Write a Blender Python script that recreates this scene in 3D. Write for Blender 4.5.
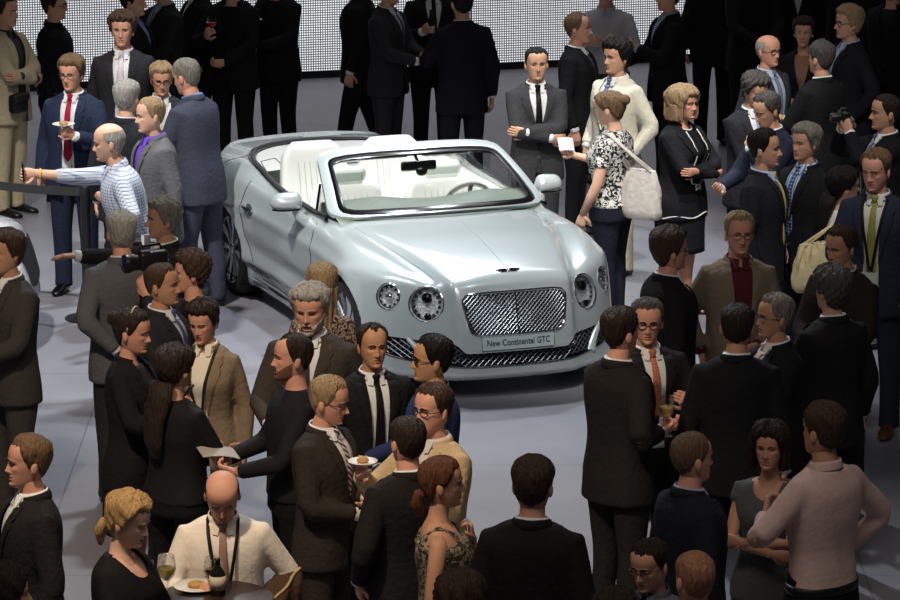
import bpy, bmesh, math, random
import numpy as np
from math import sin, cos, pi, radians, sqrt
from mathutils import Vector, Matrix, noise

random.seed(7)
sc = bpy.context.scene
for o in list(bpy.data.objects):
    bpy.data.objects.remove(o, do_unlink=True)
COL = sc.collection

# ------------------------------------------------------------------ camera
CAM_F, CAM_PITCH, CAM_H = 3900.0, radians(13.0), 6.621      # focal length in px of a 900 px wide frame
cd = bpy.data.cameras.new('camera')
cd.sensor_width = 36.0
cd.lens = CAM_F / 900.0 * 36.0
cd.clip_end = 200
cam = bpy.data.objects.new('camera', cd)
cam.location = (0, 0, CAM_H)
cam.rotation_euler = (pi / 2 - CAM_PITCH, 0, 0)
COL.objects.link(cam)
sc.camera = cam

def P(px, py, z):
    """point of the hall at height z that the photograph shows at pixel px, py"""
    a, b = px - 450.0, py - 300.0
    d = (a, CAM_F * cos(CAM_PITCH) - b * sin(CAM_PITCH), -CAM_F * sin(CAM_PITCH) - b * cos(CAM_PITCH))
    t = (z - CAM_H) / d[2]
    return Vector((d[0] * t, d[1] * t, z))

# ------------------------------------------------------------------ world, lamps, exposure
w = bpy.data.worlds.new('hall_air')
sc.world = w
w.use_nodes = True
w.node_tree.nodes['Background'].inputs[0].default_value = (0.55, 0.58, 0.66, 1)
w.node_tree.nodes['Background'].inputs[1].default_value = 0.055
sc.view_settings.view_transform = 'Standard'
sc.view_settings.look = 'None'
sc.view_settings.exposure = 0.0
sc.view_settings.gamma = 1.0
sc.view_settings.use_curve_mapping = False

def lamp(name, typ, loc, target, energy, col, **kw):
    d = bpy.data.lights.new(name, typ)
    d.energy = energy
    d.color = col
    for k, v in kw.items():
        setattr(d, k, v)
    o = bpy.data.objects.new(name, d)
    COL.objects.link(o)
    o.location = loc
    v = Vector(target) - Vector(loc)
    o.rotation_euler = v.to_track_quat('-Z', 'Y').to_euler()
    return o

def spot(name, loc, target, energy, col, deg, blend=0.5, r=0.25):
    return lamp(name, 'SPOT', loc, target, energy, col, spot_size=radians(deg), spot_blend=blend, shadow_soft_size=r)

COOL = (0.89, 0.96, 1.0)
WHITE = (1.0, 0.96, 0.90)
WARM = (1.0, 0.78, 0.55)
spot('stage_or_fill_spot', (1.2, 34.5, 10.5), (0.1, 26.4, 0.5), 2100, COOL, 24)          # from behind, over the screen
spot('stage_or_fill_spot', (-0.6, 30.6, 11.0), (-0.5, 28.4, 0.5), 2900, COOL, 44)         # straight above the car
spot('stage_or_fill_spot', (-1.5, 18.0, 10.5), (0.15, 26.6, 0.9), 2100, COOL, 13)         # front fill on the nose
spot('stage_or_fill_spot', (-5.5, 24.5, 8.5), (-0.4, 27.4, 0.7), 800, COOL, 22)         # side fill added to brighten the car's flank
spot('stage_or_fill_spot', (-4.4, 22.0, 10.0), (-2.5, 27.8, 1.3), 4600, WHITE, 34)       # left group
spot('stage_or_fill_spot', (1.9, 23.5, 10.0), (1.35, 29.2, 1.0), 3000, WHITE, 21)        # group behind the car
spot('stage_or_fill_spot', (-1.6, 29.5, 10.5), (-1.2, 21.8, 0.0), 3000, COOL, 40)        # rim light on the near left crowd
spot('stage_or_fill_spot', (0.6, 27.5, 10.8), (0.25, 19.4, 0.0), 700, COOL, 26)
spot('stage_or_fill_spot', (-3.2, 13.5, 10.5), (-1.7, 19.6, 1.4), 3000, WARM, 33)        # near left crowd from the balcony
spot('stage_or_fill_spot', (3.0, 21.0, 10.5), (2.4, 27.5, 1.4), 1900, WHITE, 32)          # right cluster
lamp('hall_area_fill', 'AREA', (-0.8, 12.5, 11.0), (-0.9, 23.0, 1.2), 330, (1.0, 0.88, 0.76), shape='RECTANGLE', size=7.0, size_y=3.0)  # unseen area fill added on the balcony side to brighten the crowd
lamp('hall_area_fill', 'AREA', (0.0, 36.0, 9.5), (-0.6, 33.0, 0.5), 170, (0.95, 0.87, 0.92), shape='RECTANGLE', size=8.0, size_y=3.0)  # unseen area fill over the floor before the screen

# ------------------------------------------------------------------ materials
MATS = {}
def srgb(r, g, b):
    f = lambda c: (c / 255.0 / 12.92) if c / 255.0 <= 0.04045 else ((c / 255.0 + 0.055) / 1.055) ** 2.4
    return (f(r), f(g), f(b), 1.0)

def mat(name, rgb, rough=0.6, metal=0.0, spec=0.5, coat=0.0, emit=None, estr=0.0, alpha=1.0, trans=0.0, ior=1.45, bump=0.0, bscale=60.0, var=0.0, vscale=8.0, sheen=0.0):
    """plain procedural material: colour with optional noise variation and noise bump"""
    key = (name, rgb, rough, metal)
    if key in MATS:
        return MATS[key]
    m = bpy.data.materials.new(name)
    m.use_nodes = True
    nt = m.node_tree
    p = nt.nodes['Principled BSDF']
    c = srgb(*rgb)
    p.inputs['Base Color'].default_value = c
    p.inputs['Roughness'].default_value = rough
    p.inputs['Metallic'].default_value = metal
    p.inputs['Specular IOR Level'].default_value = spec
    p.inputs['Coat Weight'].default_value = coat
    p.inputs['Coat Roughness'].default_value = 0.06
    p.inputs['IOR'].default_value = ior
    p.inputs['Transmission Weight'].default_value = trans
    p.inputs['Alpha'].default_value = alpha
    p.inputs['Sheen Weight'].default_value = sheen
    if emit:
        p.inputs['Emission Color'].default_value = srgb(*emit)
        p.inputs['Emission Strength'].default_value = estr
    if bump or var:
        tc = nt.nodes.new('ShaderNodeTexCoord')
        if bump:
            n = nt.nodes.new('ShaderNodeTexNoise')
            n.inputs['Scale'].default_value = bscale
            n.inputs['Detail'].default_value = 3
            b = nt.nodes.new('ShaderNodeBump')
            b.inputs['Strength'].default_value = bump
            b.inputs['Distance'].default_value = 0.02
            nt.links.new(tc.outputs['Object'], n.inputs['Vector'])
            nt.links.new(n.outputs['Fac'], b.inputs['Height'])
            nt.links.new(b.outputs['Normal'], p.inputs['Normal'])
        if var:
            n = nt.nodes.new('ShaderNodeTexNoise')
            n.inputs['Scale'].default_value = vscale
            n.inputs['Detail'].default_value = 4
            mx = nt.nodes.new('ShaderNodeMix')
            mx.data_type = 'RGBA'
            mx.inputs[6].default_value = tuple(x * (1 - var) for x in c[:3]) + (1,)
            mx.inputs[7].default_value = tuple(min(1, x * (1 + var)) for x in c[:3]) + (1,)
            nt.links.new(tc.outputs['Object'], n.inputs['Vector'])
            nt.links.new(n.outputs['Fac'], mx.inputs[0])
            nt.links.new(mx.outputs[2], p.inputs['Base Color'])
    MATS[key] = m
    return m

def nodes_of(m):
    nt = m.node_tree
    return nt, nt.nodes['Principled BSDF']

# ------------------------------------------------------------------ object helpers
def tag(o, label=None, cat=None, group=None, kind=None):
    if label: o['label'] = label
    if cat: o['category'] = cat
    if group: o['group'] = group
    if kind: o['kind'] = kind
    return o

def empty(name, loc, rz=0.0, label=None, cat=None, group=None):
    o = bpy.data.objects.new(name, None)
    o.empty_display_size = 0.1
    COL.objects.link(o)
    o.location = loc
    o.rotation_euler = (0, 0, rz)
    return tag(o, label, cat, group)

def mesh_obj(name, V, Fc, m, parent=None, smooth=True, mi=None, angle=None):
    me = bpy.data.meshes.new(name)
    me.from_pydata([tuple(map(float, v)) for v in V], [], [tuple(int(i) for i in f) for f in Fc])
    for x in (m if isinstance(m, (list, tuple)) else [m]):
        me.materials.append(x)
    n = len(me.polygons)
    me.polygons.foreach_set('use_smooth', [bool(smooth)] * n)
    if mi is not None:
        me.polygons.foreach_set('material_index', [int(i) for i in mi])
    me.update()
    if angle is not None:
        try:
            me.set_sharp_from_angle(angle=radians(angle))
        except Exception:
            pass
    o = bpy.data.objects.new(name, me)
    COL.objects.link(o)
    if parent is not None:
        o.parent = parent
    return o

class MB:
    """collects shapes into one mesh"""
    def __init__(s):
        s.V, s.F, s.M = [], [], []
    def add(s, V, Fc, mi=0):
        k = len(s.V)
        s.V += [tuple(map(float, v)) for v in V]
        s.F += [tuple(i + k for i in f) for f in Fc]
        s.M += [mi] * len(Fc)
        return s
    def obj(s, name, m, parent=None, smooth=True, angle=40):
        return mesh_obj(name, s.V, s.F, m, parent, smooth, s.M, angle)

def loft(rings, cap=True, closed=True):
    """quads between successive rings of equal length"""
    n = len(rings[0])
    V = [p for r in rings for p in r]
    Fc = []
    for i in range(len(rings) - 1):
        for j in range(n if closed else n - 1):
            a, b = i * n + j, i * n + (j + 1) % n
            Fc.append((a, b, b + n, a + n))
    if cap and closed:
        Fc.append(tuple(range(n - 1, -1, -1)))
        k = (len(rings) - 1) * n
        Fc.append(tuple(range(k, k + n)))
    return V, Fc

def tube(pts, rad, n=10, cap=True, up=None):
    """tube along pts; rad: number, list, or list of (a, b) half axes"""
    pts = [Vector(p) for p in pts]
    m = len(pts)
    if not isinstance(rad, (list, tuple)):
        rad = [rad] * m
    rings = []
    prev = None
    for i, p in enumerate(pts):
        t = (pts[min(i + 1, m - 1)] - pts[max(i - 1, 0)])
        if t.length < 1e-9: t = Vector((0, 0, 1))
        t.normalize()
        if prev is None:
            u = Vector(up) if up is not None else Vector((0, 0, 1))
            if abs(u.dot(t)) > 0.95: u = Vector((0, 1, 0)) if abs(t.y) < 0.9 else Vector((1, 0, 0))
        else:
            u = prev
        u = (u - t * u.dot(t))
        if u.length < 1e-6: u = t.orthogonal()
        u.normalize()
        prev = u
        s = t.cross(u)
        r = rad[i]
        ra, rb = (r if isinstance(r, (list, tuple)) else (r, r))
        rings.append([p + u * (ra * cos(2 * pi * k / n)) + s * (rb * sin(2 * pi * k / n)) for k in range(n)])
    return loft(rings, cap)

def box(c, d, bevel=0.0):
    x, y, z = (v / 2 for v in d)
    cx, cy, cz = c
    if bevel <= 0:
        V = [(cx + sx * x, cy + sy * y, cz + sz * z) for sz in (-1, 1) for sx, sy in ((-1, -1), (1, -1), (1, 1), (-1, 1))]
        return V, [(3, 2, 1, 0), (4, 5, 6, 7), (0, 1, 5, 4), (1, 2, 6, 5), (2, 3, 7, 6), (3, 0, 4, 7)]
    b = min(bevel, x * .95, y * .95, z * .95)
    def ring(ox, oy, zz, r):
        R = []
        for qx, qy, a0 in ((1, 1, 0), (-1, 1, 90), (-1, -1, 180), (1, -1, 270)):
            for k in range(4):
                a = radians(a0 + k * 30)
                R.append((cx + qx * (ox - b) + r * cos(a), cy + qy * (oy - b) + r * sin(a), zz))
        return R
    rings = [ring(x, y, cz - z, b * 0.0 + 1e-4)]
    for k in range(1, 4):
        a = radians(30 * k)
        rings.append(ring(x, y, cz - z + b * (1 - cos(a)), b * sin(a)))
    for k in range(0, 3):
        a = radians(90 - 30 * k)
        rings.append(ring(x, y, cz + z - b * (1 - cos(a)), b * sin(a)))
    rings.append(ring(x, y, cz + z, 1e-4))
    return loft(rings)

def lathe(prof, n=20, c=(0, 0, 0)):
    rings = [[(c[0] + r * cos(2 * pi * k / n), c[1] + r * sin(2 * pi * k / n), c[2] + z) for k in range(n)] for r, z in prof]
    return loft(rings)

def ellipsoid(c, r, nu=16, nv=10, R=None):
    rings = []
    for i in range(nv + 1):
        a = -pi / 2 + pi * i / nv
        rr = max(cos(a), 1e-3)
        ring = []
        for k in range(nu):
            v = Vector((r[0] * rr * cos(2 * pi * k / nu), r[1] * rr * sin(2 * pi * k / nu), r[2] * sin(a)))
            if R is not None: v = R @ v
            ring.append(v + Vector(c))
        rings.append(ring)
    return loft(rings)

def interp(t, xs, ys):
    """smooth (pchip-like) interpolation"""
    xs = np.asarray(xs, float); ys = np.asarray(ys, float)
    h = np.diff(xs); d = np.diff(ys) / h
    m = np.zeros(len(xs))
    m[1:-1] = np.where(d[:-1] * d[1:] > 0, 2 * d[:-1] * d[1:] / (d[:-1] + d[1:] + 1e-12), 0)
    m[0], m[-1] = d[0], d[-1]
    t = np.clip(np.asarray(t, float), xs[0], xs[-1])
    i = np.clip(np.searchsorted(xs, t, side='right') - 1, 0, len(xs) - 2)
    s = (t - xs[i]) / h[i]
    return (ys[i] * (1 + 2 * s) * (1 - s) ** 2 + h[i] * m[i] * s * (1 - s) ** 2 + ys[i + 1] * s * s * (3 - 2 * s) + h[i] * m[i + 1] * s * s * (s - 1))

def sstep(x, a, b):
    t = np.clip((np.asarray(x, float) - a) / (b - a), 0, 1)
    return t * t * (3 - 2 * t)
# ------------------------------------------------------------------ hall: floor, screen wall, side dark
fm = mat('hall_floor', (150, 150, 160), 0.38, spec=0.35)
nt, p = nodes_of(fm)
tc = nt.nodes.new('ShaderNodeTexCoord')
br = nt.nodes.new('ShaderNodeTexBrick')
br.inputs['Color1'].default_value = srgb(150, 150, 160)
br.inputs['Color2'].default_value = srgb(146, 146, 156)
br.inputs['Mortar'].default_value = srgb(118, 118, 126)
br.inputs['Scale'].default_value = 1.0
br.inputs['Mortar Size'].default_value = 0.006
br.inputs['Brick Width'].default_value = 2.4
br.inputs['Row Height'].default_value = 2.4
br.offset = 0.0
ns = nt.nodes.new('ShaderNodeTexNoise')
ns.inputs['Scale'].default_value = 1.6
ns.inputs['Detail'].default_value = 5
mx = nt.nodes.new('ShaderNodeMix'); mx.data_type = 'RGBA'; mx.blend_type = 'MULTIPLY'; mx.inputs[0].default_value = 0.35
nt.links.new(tc.outputs['Object'], br.inputs['Vector'])
nt.links.new(tc.outputs['Object'], ns.inputs['Vector'])
nt.links.new(br.outputs['Color'], mx.inputs[6])
nt.links.new(ns.outputs['Fac'], mx.inputs[7])
nt.links.new(mx.outputs[2], p.inputs['Base Color'])
V, Fc = box((0, 28, -0.06), (34, 44, 0.12))
tag(mesh_obj('floor', V, Fc, fm, smooth=False), 'grey lilac exhibition hall floor in large panels', kind='structure')

# screen wall behind the stage: lit dots in a dark grid
A = P(-40, 95, 0.0); B = P(742, 59, 0.0)
dirv = (B - A); dirv.z = 0
L = dirv.length
ang = math.atan2(dirv.y, dirv.x)
lm = mat('led_screen', (20, 20, 22), 0.5)
nt, p = nodes_of(lm)
tc = nt.nodes.new('ShaderNodeTexCoord')
sep = nt.nodes.new('ShaderNodeSeparateXYZ')
nt.links.new(tc.outputs['Object'], sep.inputs[0])
def mnode(op, a, b=None, c=None):
    n = nt.nodes.new('ShaderNodeMath'); n.operation = op
    for i, v in enumerate((a, b, c)):
        if v is None: continue
        if isinstance(v, (int, float)): n.inputs[i].default_value = v
        else: nt.links.new(v, n.inputs[i])
    return n.outputs[0]
pit = 0.0245
def cell(s):
    f = mnode('FRACT', mnode('DIVIDE', s, pit))
    return mnode('LESS_THAN', mnode('ABSOLUTE', mnode('SUBTRACT', f, 0.5)), 0.33)
lit = mnode('MULTIPLY', cell(sep.outputs[0]), cell(sep.outputs[2]))
nz = nt.nodes.new('ShaderNodeTexNoise'); nz.inputs['Scale'].default_value = 0.9
nt.links.new(tc.outputs['Object'], nz.inputs['Vector'])
st = mnode('MULTIPLY', lit, mnode('ADD', 0.70, mnode('MULTIPLY', nz.outputs['Fac'], 0.50)))
p.inputs['Emission Color'].default_value = (0.93, 0.96, 1.0, 1)
nt.links.new(st, p.inputs['Emission Strength'])
blk = mat('black_frame', (16, 16, 18), 0.6)
wall = empty('led_screen_wall', A, ang, 'lit pale grey dotted screen wall closing off the stage at the back', 'screen')
PW = 2.9
k = 0
x = L
while x > 0.01:
    x0 = max(0, x - PW)
    V, Fc = box(((x0 + x) / 2, 0.05, 0.07 + 2.0), (x - x0 - 0.012, 0.08, 4.0), 0)
    mesh_obj('screen_panel', V, Fc, lm, wall, smooth=False)
    x = x0
V, Fc = box((L / 2, 0.08, 0.035), (L, 0.12, 0.07))
mesh_obj('plinth', V, Fc, blk, wall, smooth=False)
V, Fc = box((L / 2, 0.16, 2.1), (L, 0.10, 4.2))
mesh_obj('back_frame', V, Fc, blk, wall, smooth=False)
# black drape carrying on to the right of the screen
dm = mat('black_drape', (22, 22, 26), 0.9)
nd = 160
rr = []
for i in range(nd + 1):
    xx = i * 6.0 / nd
    yy = 0.05 * sin(i * 0.9) + 0.02 * sin(i * 2.3)
    rr.append((xx, yy))
V = []; Fc = []
for zz in (0.0, 4.6):
    V += [(x_, y_, zz) for x_, y_ in rr]
for zz in (0.0, 4.6):
    V += [(x_, y_ + 0.03, zz) for x_, y_ in rr]
m1 = nd + 1
for i in range(nd):
    Fc.append((i, i + 1, m1 + i + 1, m1 + i)); Fc.append((2 * m1 + i + 1, 2 * m1 + i, 3 * m1 + i, 3 * m1 + i + 1))
dr = mesh_obj('wall_back', V, Fc, dm)
dr.location = B + Vector((0.05, 0.1, 0)); dr.rotation_euler = (0, 0, ang)
tag(dr, 'black drape to the right of the lit screen', kind='structure')
# ------------------------------------------------------------------ the convertible
YAW, CARX, CARY = radians(-70.14), 0.137, 26.618
paint = mat('silver_blue_paint', (190, 199, 200), 0.25, metal=0.25, coat=1.0, spec=0.5)
chrome = mat('chrome', (225, 228, 232), 0.10, metal=1.0)
dchrome = mat('dark_chrome', (150, 154, 160), 0.16, metal=1.0)
rubber = mat('tyre_rubber', (22, 22, 23), 0.75)
gloss_black = mat('gloss_black', (12, 12, 14), 0.18)
matt_black = mat('matt_black', (10, 10, 11), 0.8)
seam_m = mat('dark_seam', (38, 44, 48), 0.6)
leather = mat('white_leather', (236, 238, 234), 0.45, bump=0.08, bscale=90)
leather2 = mat('pale_green_leather', (176, 186, 178), 0.5, bump=0.08, bscale=90)
tonneau_m = mat('grey_leather', (205, 206, 204), 0.5)
glass = mat('window_glass', (232, 244, 240), 0.02, trans=1.0, ior=1.02, alpha=0.35)
lampglass = mat('lamp_glass', (245, 250, 252), 0.03, trans=1.0, ior=1.15, alpha=0.5)

def smax(a, b, k):
    h = np.clip(0.5 + 0.5 * (a - b) / k, 0, 1)
    return b + (a - b) * h + k * h * (1 - h)

def top_z(x, y):
    ay = np.abs(y)
    zc = interp(x, [-3.95, -3.82, -3.6, -3.2, -2.8, -2.3, -1.6, -0.9, -0.45, 0.0, 0.35, 0.62, 0.80, 0.95],
                   [0.93, 0.985, 1.005, 1.03, 1.045, 1.03, 1.03, 1.03, 1.015, 0.96, 0.905, 0.855, 0.812, 0.76])
    ze = interp(x, [-3.9, -3.5, -3.0, -2.6, -2.0, -1.4, -0.7, -0.2, 0.2, 0.5, 0.8],
                   [0.90, 0.955, 0.985, 0.985, 0.955, 0.95, 0.945, 0.915, 0.85, 0.765, 0.62])
    t = np.clip(ay / 0.86, 0, 1.3)
    z = zc - (zc - ze) * t ** 2.2
    # raised bonnet panel inside its crease, fading into the cowl
    cy = interp(x, [-0.7, -0.2, 0.3, 0.7, 0.95], [0.70, 0.66, 0.56, 0.47, 0.44])
    front = sstep(x, -0.75, 0.2)
    z = z + front * (0.026 * (1 - sstep(ay, cy - 0.05, cy + 0.05)) - 0.012 * np.exp(-((ay - cy - 0.05) / 0.05) ** 2))
    # wing crest leading to the lamps
    z = z + front * 0.030 * np.exp(-((ay - (cy + 0.19)) / 0.11) ** 2)
    # rear haunch
    z = z + 0.018 * np.exp(-((x + 2.75) / 0.55) ** 2) * np.exp(-((ay - 0.80) / 0.10) ** 2)
    z = z - 0.065 * sstep(x, -2.9, -3.3) * sstep(ay, 0.58, 0.74)
    # boot lip
    z = z + 0.018 * np.exp(-((x + 3.80) / 0.05) ** 2) * (1 - sstep(ay, 0.55, 0.75))
    return z

def half_w(x, z):
    wx = interp(x, [-3.95, -3.6, -3.2, -2.75, -2.3, -1.7, -1.0, -0.4, 0.1, 0.5, 0.9],
                   [0.80, 0.90, 0.955, 0.972, 0.945, 0.925, 0.925, 0.94, 0.952, 0.94, 0.90])
    pz = interp(z, [0.12, 0.20, 0.29, 0.33, 0.36, 0.45, 0.60, 0.74, 0.86, 0.98, 1.10],
                   [0.90, 0.925, 0.945, 0.970, 0.988, 0.988, 1.0, 0.995, 0.965, 0.925, 0.86])
    w = wx * pz
    # waist crease along the flank and hollow above the sill
    w = w + 0.010 * np.exp(-((z - 0.76 - 0.02 * (x + 1)) / 0.035) ** 2) * sstep(x, 0.6, 0.0)
    w = w - 0.014 * np.exp(-((z - 0.47) / 0.07) ** 2) * sstep(x, -2.4, -2.0) * sstep(x, -0.2, -0.6)
    # rear haunch bulge and flared arches
    w = w + 0.030 * np.exp(-((x + 2.72) / 0.42) ** 2) * np.exp(-((z - 0.78) / 0.17) ** 2)
    for xw in (0.0, -2.746):
        r = np.sqrt((x - xw) ** 2 + (z - 0.345) ** 2)
        w = w + 0.016 * np.exp(-((r - 0.40) / 0.05) ** 2)
    return w

def front_x(y, z):
    ay = np.abs(y)
    x = interp(ay, [0.0, 0.25, 0.42, 0.50, 0.60, 0.70, 0.80, 0.90, 0.98, 1.1],
                   [0.885, 0.875, 0.845, 0.795, 0.73, 0.655, 0.555, 0.39, 0.15, -0.3])
    lean = interp(z, [0.1, 0.18, 0.24, 0.34, 0.45, 0.60, 0.75, 0.90, 1.05],
                     [0.03, 0.085, 0.075, 0.050, 0.035, 0.0, -0.055, -0.16, -0.32])
    x = x + lean
    # nose panel carrying the grille stands proud of the lamps
    x = x + 0.040 * (1 - sstep(ay, 0.405, 0.465)) * sstep(z, 0.30, 0.34)
    return x

def rear_x(y, z):
    ay = np.abs(y)
    x = interp(ay, [0, 0.4, 0.7, 0.85, 0.95, 1.1], [-3.89, -3.87, -3.80, -3.70, -3.5, -3.1])
    return x + 0.10 * sstep(z, 0.75, 0.35) * 0 + 0.12 * sstep(z, 0.4, 0.15)

def body_f(p):
    x, y, z = p[..., 0], p[..., 1], p[..., 2]
    f = smax(z - top_z(x, y), np.abs(y) - half_w(x, z), 0.075)
    f = smax(f, (x - front_x(y, z)) * 0.8, 0.045)
    f = smax(f, (rear_x(y, z) - x), 0.07)
    f = smax(f, 0.135 - z, 0.03)
    return f

def shoot(org, d, lo=0.0, hi=2.2, it=34):
    """outermost body surface along org + t d"""
    lo = np.full(org.shape[:-1], lo); hi = np.full(org.shape[:-1], hi)
    for _ in range(it):
        m = (lo + hi) / 2
        ins = body_f(org + d * m[..., None]) < 0
        lo = np.where(ins, m, lo); hi = np.where(ins, hi, m)
    return org + d * ((lo + hi) / 2)[..., None]

def skin_map(u0, u1, nu, v0, v1, nv, mk, d, axis):
    """table of the skin seen along one axis, read back by bilinear interpolation"""
    U, W = np.meshgrid(np.linspace(u0, u1, nu), np.linspace(v0, v1, nv), indexing='ij')
    T = shoot(mk(U, W), np.broadcast_to(np.array(d, float), U.shape + (3,)))[..., axis]
    def look(u, v):
        a = min(max((u - u0) / (u1 - u0) * (nu - 1), 0), nu - 1.001); b = min(max((v - v0) / (v1 - v0) * (nv - 1), 0), nv - 1.001)
        i, j = int(a), int(b); a -= i; b -= j
        return (T[i, j] * (1 - a) + T[i + 1, j] * a) * (1 - b) + (T[i, j + 1] * (1 - a) + T[i + 1, j + 1] * a) * b
    return look
_fr = skin_map(-1, 1, 401, 0.14, 0.86, 181, lambda u, v: np.stack([u * 0 - 0.2, u, v], -1), (1, 0, 0), 0)
_sd = skin_map(-3.9, 0.9, 481, 0.14, 1.0, 173, lambda u, v: np.stack([u, u * 0, v], -1), (0, 1, 0), 1)
_tp = skin_map(-3.95, 0.95, 491, 0, 0.97, 98, lambda u, v: np.stack([u, v, u * 0 + 0.5], -1), (0, 0, 1), 2)
def skin_front(y, z): return np.array([_fr(y, z), y, z])
def skin_side(x, z, s): return np.array([x, s * _sd(x, z), z])
def skin_top(x, y): return np.array([x, y, _tp(x, abs(y))])
def skin_normal(p):
    e = 0.004
    g = np.array([body_f(p + np.eye(3)[i] * e) - body_f(p - np.eye(3)[i] * e) for i in range(3)])
    return g / np.linalg.norm(g)

# capsule grid: stations along the axis with round ends
NS, NP = 300, 200
xa0, xa1, zc0 = 0.10, -3.15, 0.52
R0 = 0.8
L1 = xa0 - xa1
tot = L1 + pi * R0 * 0.98
org = np.zeros((NS, NP, 3)); dr_ = np.zeros((NS, NP, 3))
for i in range(NS):
    s = tot * i / (NS - 1) - pi * R0 * 0.49
    if s < 0:
        al = -s / R0; ax = xa0
    elif s > L1:
        al = (s - L1) / R0; ax = xa1
    else:
        al = 0; ax = xa0 - s
    sx = sin(al) * (1 if s < 0 else -1)
    ph = 2 * pi * (np.arange(NP) + 0.5) / NP - pi / 2
    org[i, :, 0] = ax; org[i, :, 2] = zc0
    dr_[i, :, 0] = sx
    dr_[i, :, 1] = cos(al) * np.cos(ph)
    dr_[i, :, 2] = cos(al) * np.sin(ph) * 0.62
dr_ /= np.linalg.norm(dr_, axis=-1, keepdims=True)
S = shoot(org, dr_)
BV = S.reshape(-1, 3).copy()
BF = []
for i in range(NS - 1):
    for j in range(NP):
        a, b = i * NP + j, i * NP + (j + 1) % NP
        BF.append((a, a + NP, b + NP, b))
BF.append(tuple(range(NP)))
BF.append(tuple(range(NS * NP - 1, (NS - 1) * NP - 1, -1)))

# cockpit opening seen from above: signed value < 0 inside
def cockpit(x, y):
    ay = np.abs(y)
    hw = interp(x, [-3.45, -3.35, -3.1, -2.7, -2.2, -1.6, -1.0, -0.6, -0.45], [0.0, 0.40, 0.62, 0.735, 0.775, 0.80, 0.80, 0.76, 0.70])
    wsx = -0.30 - 0.34 * (ay / 0.8) ** 2          # base of the windscreen
    return np.maximum(ay - hw, np.maximum(x - wsx, -3.42 - x))

def snap_cut(V, Fc, inside, pull):
    """delete faces whose centre is inside; pull vertices on the border onto the outline"""
    c = np.array([V[list(f)].mean(0) for f in Fc])
    ins = inside(c)
    keep = [f for f, q in zip(Fc, ins) if not q]
    use_k = set(i for f in keep for i in f)
    use_d = set(i for f, q in zip(Fc, ins) if q for i in f)
    idx = np.array(sorted(use_k & use_d), int)
    if len(idx): V[idx] = pull(V[idx])
    return V, keep

def in_cock(c):
    return (cockpit(c[:, 0], c[:, 1]) < 0) & (c[:, 2] > 0.80)
def pull_cock(v):
    out = v.copy()
    for _ in range(6):
        e = 1e-3
        f0 = cockpit(out[:, 0], out[:, 1])
        gx = (cockpit(out[:, 0] + e, out[:, 1]) - f0) / e
        gy = (cockpit(out[:, 0], out[:, 1] + e) - f0) / e
        n2 = gx ** 2 + gy ** 2 + 1e-6
        out[:, 0] -= np.clip(f0 * gx / n2, -0.03, 0.03); out[:, 1] -= np.clip(f0 * gy / n2, -0.03, 0.03)
    o = out.copy(); o[:, 2] = 0.5
    return shoot(o, np.tile(np.array([0, 0, 1.0]), (len(o), 1)))
BV, BF = snap_cut(BV, BF, in_cock, pull_cock)
RA = 0.385
for xw in (0.0, -2.746):
    def in_arch(c, xw=xw):
        return ((c[:, 0] - xw) ** 2 + (c[:, 2] - 0.345) ** 2 < RA ** 2) & (np.abs(c[:, 1]) > 0.62)
    def pull_arch(v, xw=xw):
        d = v[:, [0, 2]] - np.array([xw, 0.345])
        r = np.linalg.norm(d, axis=1, keepdims=True)
        q = np.array([xw, 0.345]) + d / r * RA
        ok = np.abs(r[:, 0] - RA) < 0.03
        o = v.copy(); o[ok, 0] = q[ok, 0]; o[ok, 2] = q[ok, 1]
        return o
    BV, BF = snap_cut(BV, BF, in_arch, pull_arch)
# lower air intakes
def intake(y, z):
    ay = np.abs(y)
    zt = interp(ay, [0, 0.36, 0.44, 0.6, 0.80, 0.90], [0.335, 0.335, 0.395, 0.405, 0.415, 0.40])
    zb = interp(ay, [0, 0.5, 0.80, 0.90], [0.238, 0.247, 0.292, 0.33])
    return np.maximum(np.maximum(z - zt, zb - z), ay - 0.86)
def in_int(c):
    return (intake(c[:, 1], c[:, 2]) < 0) & (c[:, 0] > 0.2)
def pull_int(v):
    o = v.copy()
    for _ in range(5):
        f0 = intake(o[:, 1], o[:, 2]); e = 1e-3
        gy = (intake(o[:, 1] + e, o[:, 2]) - f0) / e; gz = (intake(o[:, 1], o[:, 2] + e) - f0) / e
        n2 = gy ** 2 + gz ** 2 + 1e-6
        o[:, 1] -= np.clip(f0 * gy / n2, -0.02, 0.02); o[:, 2] -= np.clip(f0 * gz / n2, -0.02, 0.02)
    q = o.copy(); q[:, 0] = -0.2
    return shoot(q, np.tile(np.array([1.0, 0, 0]), (len(q), 1)))
BV, BF = snap_cut(BV, BF, in_int, pull_int)

LAMPS = {}
for ly, lz, lR in ((0.580, 0.650, 0.118), (0.790, 0.680, 0.086)):
    for sg in (-1, 1):
        q = skin_front(sg * ly, lz); n = skin_normal(q); n = n + np.array([0.15, 0, 0.0]); n /= np.linalg.norm(n)
        u = np.cross(np.array([0, 0, 1.0]), n); u /= np.linalg.norm(u); v = np.cross(n, u)
        LAMPS[sg * ly] = (q, n, u, v)
        def rad(c, q=q, n=n):
            r = c - q; ax = r @ n
            return ax, np.linalg.norm(r - ax[:, None] * n, axis=1)
        def in_l(c):
            ax, r = rad(c); return (r < lR * 1.03) & (np.abs(ax) < 0.12)
        def pull_l(v_):
            ax, r = rad(v_); d = v_ - q - ax[:, None] * n
            return q + ax[:, None] * n + d / np.maximum(r, 1e-6)[:, None] * lR * 1.03
        BV, BF = snap_cut(BV, BF, in_l, pull_l)

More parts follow.
